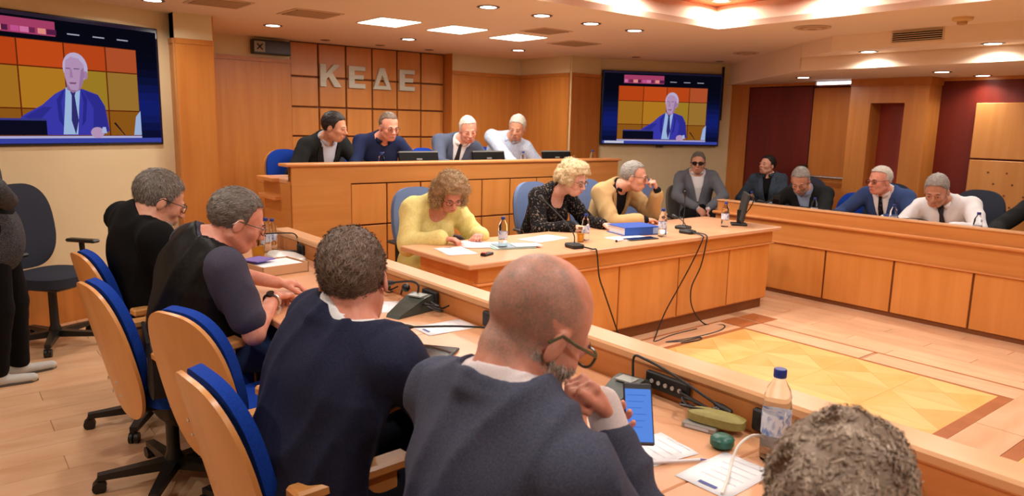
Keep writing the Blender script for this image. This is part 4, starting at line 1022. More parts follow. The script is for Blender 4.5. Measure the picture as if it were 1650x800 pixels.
        val = np.clip(np.maximum(edge, jaw*.8), 0, 1)*on*(~ear); at = body.data.attributes.new('shade', 'FLOAT', 'POINT'); at.data.foreach_set('value', val.astype(np.float32))
    if glasses: spectacles(root, T, hs, glasses['mat'], glasses.get('lens'), glasses.get('ry', 0.), glasses.get('w', .026), glasses.get('h', .017), glasses.get('thick', .0018))
    # --- clothes
    lc = lambda x, y, z: ((x-pel[0])*Fw[0]+(y-pel[1])*Fw[1]+(z-pel[2])*Fw[2], (x-pel[0])*Lf[0]+(y-pel[1])*Lf[1]+(z-pel[2])*Lf[2], (x-pel[0])*up[0]+(y-pel[1])*up[1]+(z-pel[2])*up[2])
    hem = pel-up*.02
    def garment(g, name, inner=None):
        o = g['off']*s; gf = Field(); torso(gf, o)
        gf.cap(pel, pel-up*.05*s, .165*s*wide+o, .165*s*wide+o, .03, (Fp, .78))
        sl = g.get('sleeve', 1.)
        for sd in ('L', 'R'):
            gf.cap(SH[sd], EL[sd]*min(1, sl*2)+SH[sd]*(1-min(1, sl*2)), (.050+g.get('loose', .008))*s+o*.55, (.042+g.get('loose', .008))*s+o*.5, .035)
            if sl > .5:
                q = (sl-.5)*2*g.get('cuff', .93); e = EL[sd]+(WR[sd]-EL[sd])*q; gf.cap(EL[sd], e, (.042+g.get('loose', .008))*s+o*.5, (.031+g.get('loose', .008)*.9)*s+o*.5, .02)
        if g.get('collar'):
            rc = g.get('rc', .064)*s+o*.4
            gf.cap(nb-up*.03*s, nb+ndir*(g['collar']+.05)*s, rc+.006*s, rc, .012)
            def neckcut(x, y, z):
                px, py, pz = x-nb[0], y-nb[1], z-nb[2]; h = px*ndir[0]+py*ndir[1]+pz*ndir[2]; f = px*Fw[0]+py*Fw[1]+pz*Fw[2]
                r2 = px*px+py*py+pz*pz-h*h
                return np.where(r2 < (rc+.016*s)**2, h-(g['collar']+.002)*s+.30*f, -1.)
            gf.cut(neckcut)
        if g.get('v'):
            zb, wt = g['v']            # height of the button (share of the spine), half width at the neck
            def vcut(x, y, z):
                f, l, h = lc(x, y, z); hh = h/ln; w = wt*s*np.clip((hh-zb)/(1-zb), -.5, 1.15)-.004
                return np.where((f > .035*s) & (hh < 1.35), -(np.abs(l)-w)*.9, -1.)
            gf.cut(vcut)
        if g.get('scoop'):
            gf.ell(nb+Fw*.075*s-up*.01*s, np.array((.07, .075, .09))*s*g['scoop'], np.stack([Fw, Lf, up], 1), .006, True)
        if g.get('seam'):
            pr = None
            for a in np.linspace(-128, 128, 17):          # rolled collar around the back of the neck
                q = nb+(-Fw*math.cos(R(a))+Lf*math.sin(R(a)))*.083*s+ndir*(.020-.012*(abs(a)/128)**2)*s
                if pr is not None: gf.cap(pr, q, .017*s, .017*s, .012)
                pr = q
            def seams(x, y, z):
                f, l, h = lc(x, y, z); q = .0045*np.exp(-((np.abs(l)-.93*sw-.10*(ln-h)*.3)/.007)**2)*(h > ln*.55); return q+.0035*np.exp(-(l/.006)**2)*(f < 0)
            gf.disp(seams)
        if g.get('fold'): gf.disp(folds(g['fold'], g.get('ff', 1.), seed))
        gf.sample(g.get('voxel', voxel)); ob = gf.mesh(name, g['mat'], root, g.get('sm', 1)); return gf, ob
    def surf(gf, l, h):
        """front-most surface point of a garment at lateral l and height h in the chest frame"""
        P = gf.P; f, a, b = lc(P[:, 0], P[:, 1], P[:, 2]); m = (np.abs(a-l) < .016) & (np.abs(b-h) < .016) & (f > -.02) & (f < .20*s*girth)
        if not m.any(): m = (np.abs(a-l) < .04) & (np.abs(b-h) < .04) & (f > -.02) & (f < .20*s*girth)
        ff = f[m].max() if m.any() else .10*s
        return ff
    def drape(gf, name, mat, rows, lift=.004, th=.004):
        """strip laid over a garment; rows = [(l0, l1, h)] in the chest frame"""
        m = MB(); vs = []
        for l0, l1, h in rows:
            for l in (l0, (l0+l1)/2, l1):
                f = surf(gf, l, h)+lift; p = pel+Fw*f+Lf*l+up*h; vs.append(p)
        n = len(rows); back = [p-Fw*th for p in vs]; fs = []
        for i in range(n-1):
            for j in range(2): fs.append((i*3+j, i*3+j+1, i*3+j+4, i*3+j+3))
        b = len(vs); fs += [tuple(b+q for q in f[::-1]) for f in fs]
        for i in range(n-1): fs.append((i*3, (i+1)*3, b+(i+1)*3, b+i*3)); fs.append((i*3+2, b+i*3+2, b+(i+1)*3+2, (i+1)*3+2))
        m.add(vs+back, fs); return m.build(name, mat, root, True)
    gs = None
    if shirt:
        sh = dict(off=.010, sleeve=1., cuff=1.02, loose=.0, collar=.046, rc=.060); sh.update(shirt); gs, so = garment(sh, 'shirt')
        if shirt.get('tie'):
            hh = ln; tm = shirt['tie']
            drape(gs, 'tie', tm, [(-.020*s, .020*s, hh*1.07), (-.023*s, .023*s, hh*1.03), (-.014*s, .014*s, hh*.985), (-.018*s, .018*s, hh*.91), (-.022*s, .022*s, hh*.80), (-.030*s, .030*s, hh*.62), (-.034*s, .034*s, hh*.45)], .006, .006)
    if top:
        tp = dict(off=.022, sleeve=1., loose=.008, fold=.006); tp.update(dict(collar=.030, rc=.066) if top.get('v') else {}); tp.update(top); gt, to = garment(tp, top.get('name', 'jacket'))
        if top.get('lapel') and top.get('v'):
            zb, wt = tp['v']
            for sg in (1, -1):
                rows = []
                for q in np.linspace(0, 1, 8):
                    hh = zb+(.99-zb)*q; inner = wt*s*(hh-zb)/(1-zb); wd = .058*s*min(1, q*2.2)*(1 if q < .8 else 1-(q-.8)*1.6)
                    a, b = sg*(inner-.003), sg*(inner+wd); rows.append((min(a, b), max(a, b), hh*ln))
                drape(gt, 'lapel', top.get('lapel_mat', tp['mat']), rows, .003, .005)
        if top.get('placket'):
            drape(gt, 'placket', top['placket'], [(-.014*s, .014*s, ln*q) for q in np.linspace(.95, .35, 8)], .002, .003)
            m = MB()
            for q in np.linspace(.88, .4, 5):
                f = surf(gt, 0, ln*q)+.005; p = pel+Fw*f+up*ln*q; m.ball(p, .005*s, 8, 6)
            m.build('button', plain('shirt_button', (214, 210, 200), .4), root, True)
        if top.get('collar_wings'):
            for sg in (1, -1):
                m = MB(); base = nb+ndir*.036*s; pts = []
                for a in np.linspace(150, 20, 7):
                    r = .076*s; d = Fw*math.cos(R(a))+Lf*sg*math.sin(R(a)); pts.append((base+d*r+ndir*.012*s-ndir*.02*s*(a < 60)*(1-a/60), base+d*(r+.02*s)-ndir*(.02+.03*(a < 60)*(1-a/60))*s))
                vs = [p for q in pts for p in q]; m.add(vs, [(2*i, 2*i+1, 2*i+3, 2*i+2) for i in range(len(pts)-1)]); o = m.build('collar', top.get('collar_mat', tp['mat']), root, True)
                md = o.modifiers.new('thick', 'SOLIDIFY'); md.thickness = .004
    if shirt and shirt.get('wings', True) and top and top.get('v'):
        for sg in (1, -1):
            m = MB(); base = nb+ndir*.038*s; pts = []
            for a in np.linspace(160, 12, 7):
                r = .072*s; d = Fw*math.cos(R(a))+Lf*sg*math.sin(R(a)); fr = max(0, 1-a/60); pts.append((base+d*r+ndir*.012*s-ndir*.022*s*fr, base+d*(r+.014*s+.012*s*fr)-ndir*(.018+.035*fr)*s))
            vs = [p for q in pts for p in q]; m.add(vs, [(2*i, 2*i+1, 2*i+3, 2*i+2) for i in range(len(pts)-1)]); o = m.build('collar', shirt['mat'], root, True)
            md = o.modifiers.new('thick', 'SOLIDIFY'); md.thickness = .003
    tm = trousers or cloth('trousers_dark', (34, 36, 42))
    tf = Field(); tf.cap(pel+up*.06*s, pel, .160*s*wide+.012, .162*s*wide+.012, .04, (Fp, .78))
    for sd in ('L', 'R'): tf.cap(HIP[sd], KN[sd], .092*s, .072*s, .04); tf.cap(KN[sd], AN[sd]+(KN[sd]-AN[sd])*.04, .070*s, .056*s, .03)
    if legs != 'sit' or (extra and extra.get('show_legs')): tf.disp(folds(.004, .8, seed+3)); tf.sample(.014)
    else: tf.sample(.02)
    tf.mesh('trousers', tm, root, 1)
    if shoes:
        sm = shoes if not isinstance(shoes, bool) else plain('shoe_black', (26, 24, 24), .4)
        for sd in ('L', 'R'):
            a = AN[sd]; fx = Fp if not (extra and extra.get('foot')) else unit(np.asarray(extra['foot'][sd], float)); sf = Field(); sf.cap(a+V(0, 0, -.02), a+V(0, 0, .03), .045*s, .045*s, .02); sf.cap(a-fx*.035*s+V(0, 0, -.045), a+fx*.16*s+V(0, 0, -.052), .042*s, .036*s, .03, (V(0, 0, 1), .75)); 
            zf = a[2]-.08; sf.cut(lambda x, y, z, zf=zf: zf+.002-z+0*x+0*y); sf.sample(.008); so = sf.mesh('shoe', sm, root, 1)
            m = MB(); q0, q1 = a-fx*.035*s, a+fx*.16*s; wv = V(-fx[1], fx[0], 0); pts = [q0-fx*.04*s, q0-wv*.042*s, q1-wv*.034*s, q1+fx*.034*s, q1+wv*.034*s, q0+wv*.042*s]
            m.prism([(p[0], p[1]) for p in pts], zf, zf+.018); m.build('sole', (extra or {}).get('sole', plain('sole_dark', (20, 18, 18), .7)), so)
    return root, dict(T=T, TL=TL, hc=hc+off, Rh=Rh, WR={k: v+off for k, v in WR.items()}, EL={k: v+off for k, v in EL.items()}, nb=nb+off, up=up, Fw=Fw, Lf=Lf, off=off)
# ---------------------------------------------------------------- the people, placed
SK1 = skin('skin_warm', (218, 166, 142)); SK2 = skin('skin_ruddy', (222, 158, 136)); SK3 = skin('skin_fair', (228, 184, 164)); SK4 = skin('skin_tan', (200, 148, 120))
GREY = hairmat('hair_salt_pepper', (62, 56, 52), (158, 148, 138)); WHITE = hairmat('hair_white', (164, 156, 144), (238, 234, 224)); SILV = hairmat('hair_silver', (112, 108, 102), (196, 190, 182))
BROWN = hairmat('hair_brown_grey', (70, 54, 44), (150, 130, 114)); DARK = hairmat('hair_dark', (20, 17, 16), (56, 46, 40)); BLOND = hairmat('hair_blonde', (196, 166, 116), (250, 238, 206)); SAND = hairmat('hair_sandy', (132, 98, 66), (214, 184, 140))
CURLY = hairmat('hair_curly_grey', (122, 104, 90), (204, 186, 166)); STUB = hairmat('hair_stubble', (120, 104, 92), (176, 162, 150))
WHITESH = cloth('shirt_white', (232, 232, 232), (222, 222, 226), bump=.1); PINKSH = cloth('shirt_pale', (228, 218, 218), (216, 206, 208), bump=.1)
NAVY = cloth('suit_navy', (44, 48, 72), (34, 37, 58)); NAVY2 = cloth('suit_dark_navy', (82, 86, 104), (66, 70, 88)); BLKS = cloth('blazer_black', (34, 36, 36), (26, 27, 28))
TIEM = plain('tie_dark', (20, 20, 30), .6)
THIN = plain('frame_thin_metal', (90, 82, 74), .3, metal=.6); DKFR = plain('frame_dark', (40, 34, 26), .3); TORT = plain('frame_tortoise', (70, 84, 58), .25)
people = {}
def person(key, *a, **k): people[key] = build_person(*a, **k)[1]
dn = (0, 0, -1)
# bald man with phone (nearest figure seen whole)
person('bald', 'bald man in dark navy suit holding a phone, chin on his fist', (.74, 1.02, .53), (.815, 1.03, 1.085), (.888, 1.035, 1.215), (-4, 32, 6), chest=2, shf=(.0, .0), shoulder=(-.005, -.045), armk=1.16, s=1.06, hs=1.15, girth=1.18, voxel=.010, fine=.0045,
       skin_mat=stubbled('skin_flushed', (226, 164, 142), (138, 124, 114)), extra=dict(stubble=True, beard=SILV, beard_top=-.03, beard_back=-.03, beard_n=3500), glasses=dict(mat=TORT, thick=.0026), shirt=dict(mat=PINKSH, collar=.05, cuff=1.08),
       top=dict(mat=NAVY2, off=.026, v=(.5, .07), fold=.012, ff=1.3, cuff=.80, loose=.012, voxel=.009, seam=True), trousers=cloth('trousers_navy', (30, 33, 46)),
       hands={'R': dict(w=(1.05, .995, 1.005), pole=(.16, -.03, -.25), d=(-.45, .12, .8), n=(-.8, .3, -.4), curl=(75, 85, 50), thumb=20), 'L': dict(w=(1.20, 1.20, .80), pole=(.1, .8, -.6), d=(.75, -.10, .5), n=(.45, -.35, .8), curl=(20, 40, 35), thumb=60)})
# navy suit man seen from behind
person('navy', 'man in navy suit seen from behind, turned towards the dais', (.73, 1.83, .53), (.825, 1.80, 1.055), (.875, 1.80, 1.17), (50, 12, -8), chest=6, shf=(.05, .06), s=1.10, hs=1.10, girth=1.10, voxel=.010, fine=.005,
       skin_mat=SK2, hair=dict(kind='short', t=.013, mat=BROWN, count=9000, len=.018, w=.0009, voxel=.005, nape=-.088, rough=.002, jit=.4, lift=.12), shirt=dict(mat=WHITESH), top=dict(mat=NAVY, off=.026, v=(.45, .07), fold=.012, ff=1.3, voxel=.009, loose=.012, seam=True), trousers=cloth('trousers_navy', (30, 33, 46)),
       hands={'R': dict(w=(1.19, 1.98, .79), pole=(.2, -.6, -.7), d=(.7, .7, -.05), n=dn, curl=(20, 25, 20)), 'L': dict(w=(1.14, 2.10, .79), pole=(-.3, .8, -.5), d=(.9, .2, -.05), n=dn)})
# man in leather vest
person('vest', 'grey haired man in black leather vest over a grey polo shirt', (.80, 3.30, .54), (.855, 3.23, 1.065), (.995, 3.17, 1.165), (-6, 22, 0), chest=5, shf=(.04, .03), armk=.88, s=1.12, hs=1.12, girth=1.22, belly=.05, voxel=.011, fine=.0055,
       skin_mat=SK2, hair=dict(kind='short', t=.010, mat=GREY, count=5000, len=.018, w=.0009, voxel=.005, recede=.02), glasses=dict(mat=THIN, ry=-.002), shirt=dict(mat=cloth('polo_grey', (74, 72, 88), (64, 62, 78)), sleeve=.37, loose=.020, collar=.04, fold=.005, off=.014),
       top=dict(name='vest', mat=cloth('vest_leather', (28, 26, 25), (20, 18, 18), (60, 60, 60), rough=.45, bump=.3), off=.022, sleeve=.06, loose=.004, fold=.008, v=(.5, .06), voxel=.010), trousers=cloth('jeans_blue', (70, 92, 132), (52, 72, 112)),
       hands={'R': dict(w=(1.13, 3.13, .82), pole=(-.25, -.6, -.75), d=(.8, .55, -.1), n=dn, curl=(45, 50, 30)), 'L': dict(w=(1.28, 3.48, .80), pole=(0, .9, -.5), d=(.9, -.3, -.1), n=dn, curl=(40, 45, 30))}, extra=dict(show_legs=True))
# man in black shirt
person('priest', 'grey haired man with goatee wearing a black shirt', (.82, 4.02, .54), (.755, 3.94, 1.10), (.85, 3.90, 1.195), (2, 24, 0), chest=8, s=1.16, hs=1.16, girth=1.12, belly=.03, voxel=.012, fine=.006,
       skin_mat=SK1, hair=dict(kind='short', t=.011, mat=GREY, count=4500, len=.022, w=.001, voxel=.006, flow=(.3, 0, -.8)), glasses=dict(mat=DKFR), extra=dict(beard=SILV, beard_top=-.07, beard_back=.03, beard_n=900),
       top=dict(name='black_shirt', mat=cloth('shirt_black', (20, 20, 21), (14, 14, 15)), off=.018, loose=.014, collar=.06, fold=.008, voxel=.011), hands={'R': dict(w=(1.15, 3.86, .80), d=(.9, .3, 0), n=dn), 'L': dict(w=(1.15, 4.1, .80), d=(.9, -.2, 0), n=dn)})
# curly head at the lower edge
person('curly', 'person with grey curly hair at the lower picture edge', (.72, .30, .50), (.855, .40, .925), (.945, .445, 1.06), (26, 16, 0), chest=14, s=1.05, hs=1.07, voxel=.012, fine=.007, skin_mat=SK2,
       hair=dict(kind='short', t=.026, mat=CURLY, count=8000, len=.022, w=.0015, curl=.14, lift=.14, jit=.9, rough=.010, freq=.42, voxel=.006, nape=-.10), top=dict(mat=cloth('jacket_charcoal', (34, 34, 36)), off=.024, v=(.5, .06)),
       hands={'R': dict(w=(1.15, .16, .80), d=(.9, .1, 0), n=dn), 'L': dict(w=(1.16, .5, .80), d=(.9, -.1, 0), n=dn)})
# standing figure at the left edge
person('standing', 'standing person in dark trousers and pale trainers beside the charcoal chair', (.21, 5.05, .93), (.11, 5.04, 1.42), (.08, 5.04, 1.62), (-20, 5, 0), chest=-15, s=1.03, hs=1.05, legs='stand', voxel=.013, fine=.008, skin_mat=SK1,
       ankles={'L': (.29, 5.26, .08), 'R': (.17, 5.10, .08)}, hair=dict(kind='short', t=.012, mat=DARK, count=900), top=dict(name='sweater', mat=cloth('sweater_tweed', (84, 84, 86), (50, 50, 54), (160, 160, 160), contrast=(.4, .6)), off=.02, loose=.012, fold=.007),
       trousers=cloth('trousers_black', (18, 18, 20)), shoes=plain('trainer_pale', (196, 194, 188), .7), extra=dict(sole=plain('sole_grey', (90, 86, 80), .7), foot={'L': (1, .15, 0), 'R': (1, -.1, 0)}), hands={'L': dict(w=(.25, 5.18, 1.02), pole=(-.3, .9, -.2), d=(-.2, -.9, .2), n=(-1, 0, 0)), 'R': dict(w=(.29, 4.88, 1.12), pole=(.2, -.9, -.2), d=(-.1, .9, .2), n=(-1, 0, 0))})
# --- dais
dz = .88; gd = None
def dais(key, label, x, hc, face, chest, lw, rw, **k):
    person(key, label, (x, 6.86, dz+.02), (hc[0]*.55+x*.45, 6.56, hc[2]-.125), hc, face, chest=chest, s=1.10, hs=1.12, voxel=.014, fine=.0065, hands={'L': dict(w=lw, d=(-.3, -.9, 0), n=dn), 'R': dict(w=rw, d=(.3, -.9, 0), n=dn)}, **k)
dais('da', 'dark haired man in black blazer on the dais, looking sideways', 2.86, (2.945, 6.42, 1.545), (-48, 10, 0), -75, (3.18, 6.2, 1.15), (2.72, 6.2, 1.15), skin_mat=SK4, hair=dict(kind='short', t=.013, mat=DARK, count=1800, len=.016),
     shirt=dict(mat=cloth('shirt_pale_blue', (196, 204, 222), (184, 192, 212)), wings=True), top=dict(mat=BLKS, off=.026, v=(.2, .085), lapel=True))
dais('db', 'man in dark blue shirt and thin glasses on the dais', 3.50, (3.505, 6.40, 1.558), (-92, 14, 0), -95, (3.78, 6.2, 1.15), (3.28, 6.2, 1.15), girth=1.12, skin_mat=SK2, hair=dict(kind='short', t=.007, mat=BROWN, count=1300, recede=.05, len=.014), glasses=dict(mat=THIN),
     top=dict(name='blue_shirt', mat=cloth('shirt_navy', (34, 44, 78), (26, 34, 64)), off=.018, collar=.045, placket=cloth('shirt_navy', (34, 44, 78)), collar_wings=True))
dais('dc', 'white haired man in grey suit and dark tie on the dais', 4.42, (4.45, 6.40, 1.54), (-112, 18, 5), -105, (4.72, 6.2, 1.15), (4.18, 6.15, 1.15), skin_mat=SK2, hair=dict(kind='short', t=.010, mat=WHITE, count=1600, recede=.03),
     shirt=dict(mat=WHITESH, tie=TIEM), top=dict(mat=cloth('suit_grey_blue', (84, 92, 112), (72, 80, 100)), off=.026, v=(.35, .075), lapel=True))
dais('dd', 'white haired man in pale checked shirt on the dais', 5.14, (5.13, 6.42, 1.57), (-142, 16, -6), -125, (5.38, 6.18, 1.15), (4.92, 6.15, 1.15), skin_mat=SK4, hair=dict(kind='short', t=.013, mat=WHITE, count=1600),
     top=dict(name='pale_shirt', mat=cloth('shirt_check', (206, 214, 228), (170, 184, 210), (120, 120, 120), contrast=(.45, .6)), off=.018, loose=.014, collar=.045, collar_wings=True, placket=cloth('shirt_check_placket', (210, 218, 230))))
# --- centre table
person('yellow', 'woman with curly sandy hair in a yellow blouse reading papers', (2.93, 4.86, .52), (2.93, 4.65, 1.0), (2.955, 4.47, 1.085), (-104, 32, 0), chest=-96, s=1.04, hs=1.06, fem=True, voxel=.012, fine=.006, skin_mat=SK2,
       hair=dict(kind='bob', t=.026, mat=SAND, count=5200, len=.032, w=.0014, curl=.3, lift=.45, jit=.9, nape=-.11, rough=.005, n=190), glasses=dict(mat=DKFR),
       top=dict(name='blouse', mat=cloth('blouse_yellow', (238, 228, 156), (230, 216, 136), (60, 60, 60), bump=.15), off=.020, loose=.026, scoop=1., fold=.009), trousers=cloth('skirt_yellow', (226, 214, 130)),
       hands={'L': dict(w=(3.13, 4.33, .79), d=(-.7, -.6, 0), n=dn, pole=(.7, .4, -.7)), 'R': dict(w=(2.78, 4.31, .79), d=(.6, -.7, 0), n=dn, pole=(-.7, .4, -.7))})
person('lace', 'blonde woman in black lace top writing at the centre table', (4.12, 4.88, .53), (4.14, 4.67, 1.045), (4.215, 4.50, 1.155), (-76, 16, 0), chest=-84, s=1.06, hs=1.12, fem=True, girth=1.08, voxel=.012, fine=.006, skin_mat=SK3,
       hair=dict(kind='bob', t=.020, mat=BLOND, count=4200, len=.028, w=.0014, curl=.25, lift=.4, jit=.8, nape=-.055, rough=.004, n=150, long=False), glasses=dict(mat=THIN),
       top=dict(name='lace_top', mat=cloth('lace_black', (15, 15, 16), (120, 104, 94), (64, 64, 64), contrast=(.36, .43), bump=.3), off=.018, loose=.014, scoop=1.1, fold=.007),
       hands={'L': dict(w=(4.36, 4.27, .79), d=(.3, -.9, 0), n=dn, pole=(.6, .5, -.7), curl=(50, 55, 30)), 'R': dict(w=(4.02, 4.28, .79), d=(.8, -.5, 0), n=dn, pole=(-.7, .4, -.7))})
person('beige', 'grey haired man in tan jacket with hand on his chin', (4.93, 4.90, .53), (4.945, 4.70, 1.05), (5.02, 4.54, 1.155), (-58, 6, 0), chest=-84, s=1.08, hs=1.14, voxel=.012, fine=.006, skin_mat=SK1,
       hair=dict(kind='short', t=.008, mat=SILV, count=2600, recede=.035, len=.016), glasses=dict(mat=DKFR), shirt=dict(mat=cloth('shirt_black_polo', (22, 22, 26))), top=dict(mat=cloth('jacket_tan', (192, 160, 112), (178, 146, 98)), off=.026, v=(.1, .09), lapel=True, loose=.018, fold=.009, cuff=.85),
       hands={'L': dict(w=(5.17, 4.39, 1.03), pole=(.5, -.5, -.9), d=(-.35, .1, .9), n=(-.6, .7, .1), curl=(75, 80, 45)), 'R': dict(w=(4.90, 4.29, .79), d=(.9, -.3, 0), n=dn, pole=(-.7, .4, -.6))})
# --- side desk
def side(key, label, y, hc, face, chest, lw, rw, s=1.08, hs=1.12, **k):
    person(key, label, (7.60, y, .53), (7.33*.5+hc[0]*.5+.05, hc[1]*.5+y*.5, hc[2]-.115), hc, face, chest=chest, s=s, hs=hs, voxel=.013, fine=.0065, hands={'L': lw if isinstance(lw, dict) else dict(w=lw, d=(-.9, .3, 0), n=dn), 'R': rw if isinstance(rw, dict) else dict(w=rw, d=(-.9, -.3, 0), n=dn)}, **k)
side('phone', 'bearded man in black suit bent over his phone at the side desk', 4.14, (7.13, 4.12, 1.085), (200, 30, 0), 188, (6.86, 3.95, .80), dict(w=(6.88, 4.30, .82), d=(-.8, -.4, .1), n=(0, -.3, -1), curl=(50, 50, 30)), skin_mat=SK4, hair=dict(kind='short', t=.010, mat=SILV, count=1600, recede=.02), extra=dict(beard=SILV, beard_n=700),
     shirt=dict(mat=cloth('shirt_blue', (150, 172, 210))), top=dict(mat=BLKS, off=.026, v=(.4, .07), lapel=True))
side('blue', 'white haired man in blue suit and patterned tie at the side desk', 3.30, (7.20, 3.33, 1.14), (162, 4, 0), 176, (7.0, 3.16, .80), (6.95, 3.60, .80), skin_mat=SK2, girth=1.08, hair=dict(kind='short', t=.010, mat=WHITE, count=1600, recede=.045), glasses=dict(mat=DKFR),
     shirt=dict(mat=WHITESH, tie=cloth('tie_patterned', (20, 20, 26), (120, 120, 130), (70, 70, 70), contrast=(.3, .42))), top=dict(mat=cloth('suit_blue', (58, 78, 124), (48, 66, 108)), off=.026, v=(.3, .085), lapel=True))
side('white', 'grey haired man in white shirt and black tie at the side desk', 2.74, (7.13, 2.78, 1.09), (190, 24, 0), 186, (6.83, 2.52, .80), (6.83, 2.88, .80), hs=1.2, s=1.14, girth=1.15, skin_mat=SK4, hair=dict(kind='short', t=.010, mat=SILV, count=1600), 
     top=dict(name='white_shirt', mat=WHITESH, off=.018, collar=.045, loose=.014, collar_wings=True, fold=.008), shirt=None, extra=dict(tie=1))
side('edge', 'person in a black jacket cut off by the picture edge', 1.96, (7.36, 1.90, 1.13), (180, 5, 0), 180, (6.9, 1.7, .80), (6.9, 2.2, .80), skin_mat=SK1, hair=dict(kind='short', t=.012, mat=DARK, count=800), top=dict(mat=BLKS, off=.026, v=(.4, .07)), shirt=dict(mat=WHITESH))
person('grey', 'man in grey blazer and dark glasses seated by the cream wall', (7.42, 5.66, .55), (7.40, 5.67, 1.05), (7.325, 5.60, 1.19), (216, 0, 0), chest=228, s=1.06, hs=1.08, voxel=.014, fine=.007, skin_mat=SK1, hair=dict(kind='short', t=.010, mat=GREY, count=1300), glasses=dict(mat=plain('frame_black', (16, 14, 14), .3), lens=plain('dark_lens', (26, 18, 16), .1), thick=.004, h=.019),
       shirt=dict(mat=WHITESH), top=dict(mat=cloth('blazer_grey', (112, 116, 124), (98, 102, 112)), off=.026, v=(.25, .085), lapel=True), trousers=cloth('trousers_black', (18, 18, 20)), hands={'L': dict(w=(7.24, 5.33, .665), d=(-.2, -.1, -.3), n=(-.3, -.6, -.7), pole=(.7, -.9, -.3)), 'R': dict(w=(7.14, 5.44, .665), d=(.1, -.4, -.3), n=(.6, .2, -.7), pole=(-.9, .3, -.3))}, extra=dict(show_legs=True))
person('denim', 'dark haired woman in denim jacket by the red door, looking up', (8.16, 5.12, .53), (8.14, 5.14, 1.035), (8.10, 5.14, 1.175), (172, -12, 0), chest=205, s=.98, hs=1.0, fem=True, voxel=.014, fine=.007, skin_mat=SK1, hair=dict(kind='short', t=.012, mat=DARK, count=1600, nape=-.05, recede=.0, flow=(-1, 0, .3)),
       shirt=dict(mat=cloth('shirt_black', (20, 20, 21), (14, 14, 15)), collar=.02), top=dict(mat=cloth('denim_dark', (72, 84, 98), (46, 54, 66), (90, 90, 90), contrast=(.3, .7)), off=.024, v=(.1, .06), lapel=True, collar_wings=True, fold=.008), hands={'L': dict(w=(7.88, 4.95, .70), d=(-.4, .4, 0), n=dn), 'R': dict(w=(7.86, 5.22, .70), d=(-.4, -.4, 0), n=dn)})
# ---------------------------------------------------------------- things on the desks
PET = clear('bottle_plastic', (246, 250, 252), .03, 1.12); WATER = clear('water', (244, 249, 252), .0, 1.10); CAPB = plain('bottle_cap_blue', (28, 52, 132), .4); LABEL = grainy('bottle_label', (214, 222, 236), (96, 130, 190), (60, 60, 40), rough=.4, var=0, contrast=(.35, .5))
def make_bottle():
    t = empty('water_bottle')
    p = [(.026, 0), (.032, .004), (.033, .05), (.030, .058), (.033, .066), (.033, .135), (.030, .150), (.031, .158), (.026, .175), (.013, .198), (.0125, .212)]
    MB().lathe(p, 20).build('bottle_body', PET, t, True)
    MB().lathe([(.024, .004), (.0305, .008), (.0305, .12)], 16).build('water_fill', WATER, t, True)
    MB().lathe([(.0335, .068), (.0337, .069), (.0337, .118), (.0335, .119)], 20).build('label', LABEL, t, True)
    MB().lathe([(.0145, .202), (.0150, .204), (.0150, .220), (.0135, .222)], 16).build('cap', CAPB, t, True); return t
BT = []
def bottle(x, y, z, label, s=1., group='clear plastic water bottles'):
    t = make_bottle() if not BT else copy_tree(BT[0])
    if not BT: BT.append(t)
    t.location = (x, y, z); t.scale = (s, s, s*1.02); t.rotation_euler = (0, 0, random.random()*6); return tag(t, label, 'bottle', group)
bottle(1.65, .962, .75, 'large water bottle with blue cap in front of the curly head', 1.10)
bottle(1.63, 4.62, .75, 'water bottle beside the orange drink, nearer of two', 1.0); bottle(1.70, 4.70, .75, 'water bottle beside the orange drink, shorter of two', .92)
bottle(3.05, 3.95, .75, 'water bottle in front of the woman in yellow', .98); bottle(3.80, 3.90, .75, 'water bottle behind the orange cup on the centre table', .9)
bottle(4.47, 3.72, .75, 'water bottle beside the blue binder'); bottle(5.43, 3.82, .75, 'water bottle beside the upright dark screen', .98)
bottle(3.19, 5.97, 1.115, 'water bottle between the black blazer and the dark blue shirt', .95); bottle(4.86, 5.97, 1.115, 'water bottle between grey suit and pale shirt', .95); bottle(5.86, 5.95, 1.115, 'water bottle at the free end of the dais desk', 1.0)
bottle(6.72, 4.42, .75, 'water bottle in front of the woman in denim', .95); bottle(6.70, 3.70, .75, 'water bottle beside the blue chair rim', .95); bottle(6.66, 2.93, .75, 'water bottle in front of the white shirt', 1.0); bottle(6.62, 2.24, .75, 'water bottle near the picture edge on the side desk', 1.02)
